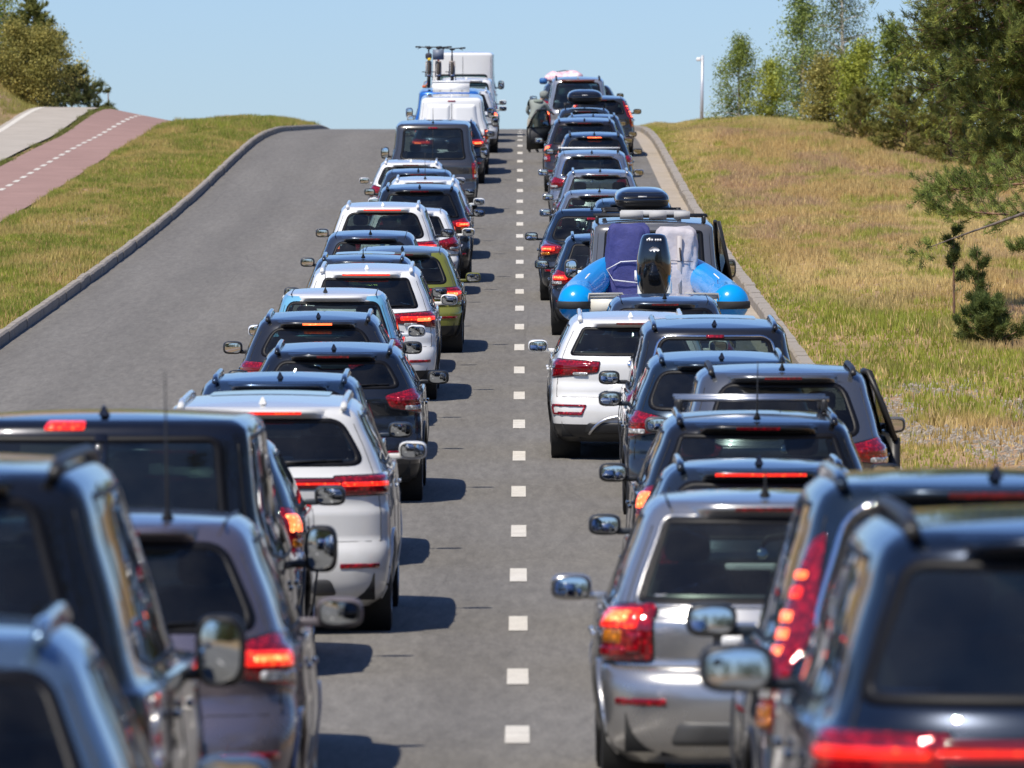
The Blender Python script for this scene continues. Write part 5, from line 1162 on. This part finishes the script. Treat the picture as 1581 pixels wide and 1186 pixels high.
stp = tagp(empty('tie_strap', (-2.55, 199.2, float(roadz(199.2)) + 2.0)), 'orange tie-down strap slanting from the leftmost bicycle to the blue van roof', 'strap')
child('webbing', tube([(0, 0, 0), (.1, 0, .1), (.16, 0, .40)], .012, 5), OR, stp); child('buckle', sbox((.02, 0, .03), (.10, .06, .07), .6), OR, stp)
# ---- pink load
pl = tagp(empty('roof_load', (1.32, 223.6, float(roadz(223.6)) + 1.64), (math.atan(slope(224)), 0, 0)), 'bulky pink and white wrapped load strapped on the far car roof', 'luggage')
c_, _ff = sbox((0, .6, .14), (1.15, 1.3, .40), .5, 36, 20, e2=.8); c_ = c_ + .03 * np.sin(c_ * 17 + c_[:, ::-1] * 9); m, nt, b = nodes('pink cloth'); q, _, _2 = noise_color(nt, [(.4, (.75, .70, .72)), (.55, (.75, .36, .42)), (.65, (.8, .7, .74))], 7.); nt.links.new(q, b.inputs['Base Color'])
child('wrap', (c_, _ff), m, pl); child('strap', tube([(-.5, .3, -.1), (-.3, .3, .3), (0, .3, .36), (.3, .3, .3), (.5, .3, -.1)], .012, 5), BLK, pl)
bb_ = tagp(obj('blue_bag', sbox(((840 - 804) / 53., 220.5, float(roadz(220.5)) + 1.72), (.24, .5, .18), .6), simple('blue bag', (.02, .12, .35), .6)), 'blue bag tied beside the pink and white load', 'bag')
bl_ = tagp(obj('blue_bundle', sbox((1.33, 201.6, float(roadz(201.6)) + 1.18), (.22, .3, .16), .7), simple('turquoise bundle', (.02, .35, .6), .5)), 'small turquoise bundle behind the rear window of the roof-box car', 'bundle')
# ---- metal pole and post
lp = tagp(empty('metal_pole', (px(1084, 258), 258, float(groundz(px(1084, 258), 258)) - .3)), 'tall pale metal pole with a small lamp head on the skyline', 'pole')
child('shaft', tube([(0, 0, 0), (.03, 0, 2.75)], [.062, .05], 14), simple('galvanised pole', (.55, .56, .58), .45, .4), lp); child('lamp_head', sbox((-.10, 0, 2.62), (.17, .14, .13), .5), simple('white head', (.8, .8, .8), .4), lp); child('bracket', tube([(.03, 0, 2.66), (-.06, 0, 2.63)], .02, 6), BLK, lp); child('collar', tube([(0.0, 0, .25), (0.0, 0, .40)], .08, 12), PBARK, lp)
ps = tagp(empty('wooden_post', (px(168, 252), 252, float(groundz(px(168, 252), 252)))), 'thin post on the left skyline beside the low pine', 'post')
child('stake', tube([(0, 0, -.1), (0, 0, .78)], .022, 8), simple('grey wood', (.2, .16, .15), .8), ps)
# ---- person beside the open door
def person(X, D, label):
    z = float(roadz(D)); P = {  # joints (x, y, z)
        'pelvis': (0, 0, .92), 'chest': (.10, .05, 1.28), 'neck': (.20, .08, 1.44), 'head': (.27, .10, 1.53), 'crown': (.30, .11, 1.64),
        'lh': (-.09, 0, .88), 'lk': (-.11, .06, .48), 'la': (-.12, .0, .09), 'lt': (-.13, .17, .04), 'rh': (.09, 0, .88), 'rk': (.10, .10, .49), 'ra': (.08, .06, .09), 'rt': (.09, .22, .04),
        'ls': (-.07, .02, 1.40), 'le': (-.20, .10, 1.14), 'lw': (-.08, .28, .98), 'lf': (-.04, .36, .94), 'rs': (.30, .06, 1.36), 're': (.42, .20, 1.14), 'rw': (.46, .42, 1.08), 'rf': (.48, .50, 1.06)}
    E = [('pelvis', 'chest'), ('chest', 'neck'), ('neck', 'head'), ('head', 'crown'), ('pelvis', 'lh'), ('lh', 'lk'), ('lk', 'la'), ('la', 'lt'), ('pelvis', 'rh'), ('rh', 'rk'), ('rk', 'ra'), ('ra', 'rt'), ('chest', 'ls'), ('ls', 'le'), ('le', 'lw'), ('lw', 'lf'), ('chest', 'rs'), ('rs', 're'), ('re', 'rw'), ('rw', 'rf')]
    Rd = dict(pelvis=.16, chest=.185, neck=.055, head=.095, crown=.075, lh=.115, lk=.075, la=.055, lt=.042, rh=.115, rk=.075, ra=.045, rt=.038, ls=.085, le=.06, lw=.038, lf=.03, rs=.085, re=.06, rw=.038, rf=.03)
    ks = list(P); me = bpy.data.meshes.new('person'); me.from_pydata([P[k] for k in ks], [(ks.index(a), ks.index(b)) for a, b in E], []); o = bpy.data.objects.new('person', me); COL.objects.link(o)
    o.modifiers.new('skin', 'SKIN'); o.modifiers.new('sub', 'SUBSURF').levels = 2; me.update()
    if not me.skin_vertices: me.attributes  # created by the modifier
    for i, k in enumerate(ks):
        sv = me.skin_vertices[0].data[i]; sv.radius = (Rd[k], Rd[k] * .85); sv.use_root = (k == 'pelvis')
    bpy.context.view_layer.update(); dg = bpy.context.evaluated_depsgraph_get(); m2 = bpy.data.meshes.new_from_object(o.evaluated_get(dg)); bpy.data.objects.remove(o)
    sk, sh, tr = simple('skin', (.5, .28, .2), .5), simple('pale grey jacket', (.27, .30, .27), .8), simple('cream trousers', (.5, .46, .38), .8)
    m2.materials.clear(); [m2.materials.append(q) for q in (sk, sh, tr, BLK)]
    for p in m2.polygons:
        c = p.center; p.use_smooth = True; p.material_index = 3 if c.z < .10 else 2 if c.z < .93 else 0 if (c.z > 1.43 and c.x > .15) or (c.y > .30) else 1
    m2.name = 'person'; root = link('person', m2, None, (X, D, z), (math.atan(slope(D)) * 0, 0, -.25)); tagp(root, label, 'person')
    child('hair', sbox((.29, .085, 1.595), (.25, .25, .22), .85, 20, 14), simple('grey hair', (.22, .24, .22), .9, var=25.), root)
    child('hood', sbox((.15, .0, 1.41), (.28, .2, .12), .8), simple('grey green scarf', (.22, .26, .22), .8, var=20.), root)
    for s in (-1, 1): child('eye', sbox((.29 + s * .035, .19, 1.58), (.024, .012, .012), 1.), BLK, root)
    child('nose', sbox((.29, .205, 1.555), (.025, .03, .04), .8), sk, root); child('mouth', sbox((.29, .197, 1.52), (.05, .008, .01), .9), simple('lips', (.4, .12, .1), .5), root)
    for s in (-1, 1):
        child('ear', sbox((.29 + s * .10, .10, 1.56), (.02, .05, .06), .8), sk, root)
    return root
person(.36, 207.6, 'person in grey green jacket and cream trousers leaning towards the open car door')
# letters on the white off-roader's tailgate
q_ = L11['Mr'](np.array([[.50, .88]]), .006)[0]; ftext('TSI', .055, tuple(q_), (R(90), 0, R(6)), CHR, L11['root'])
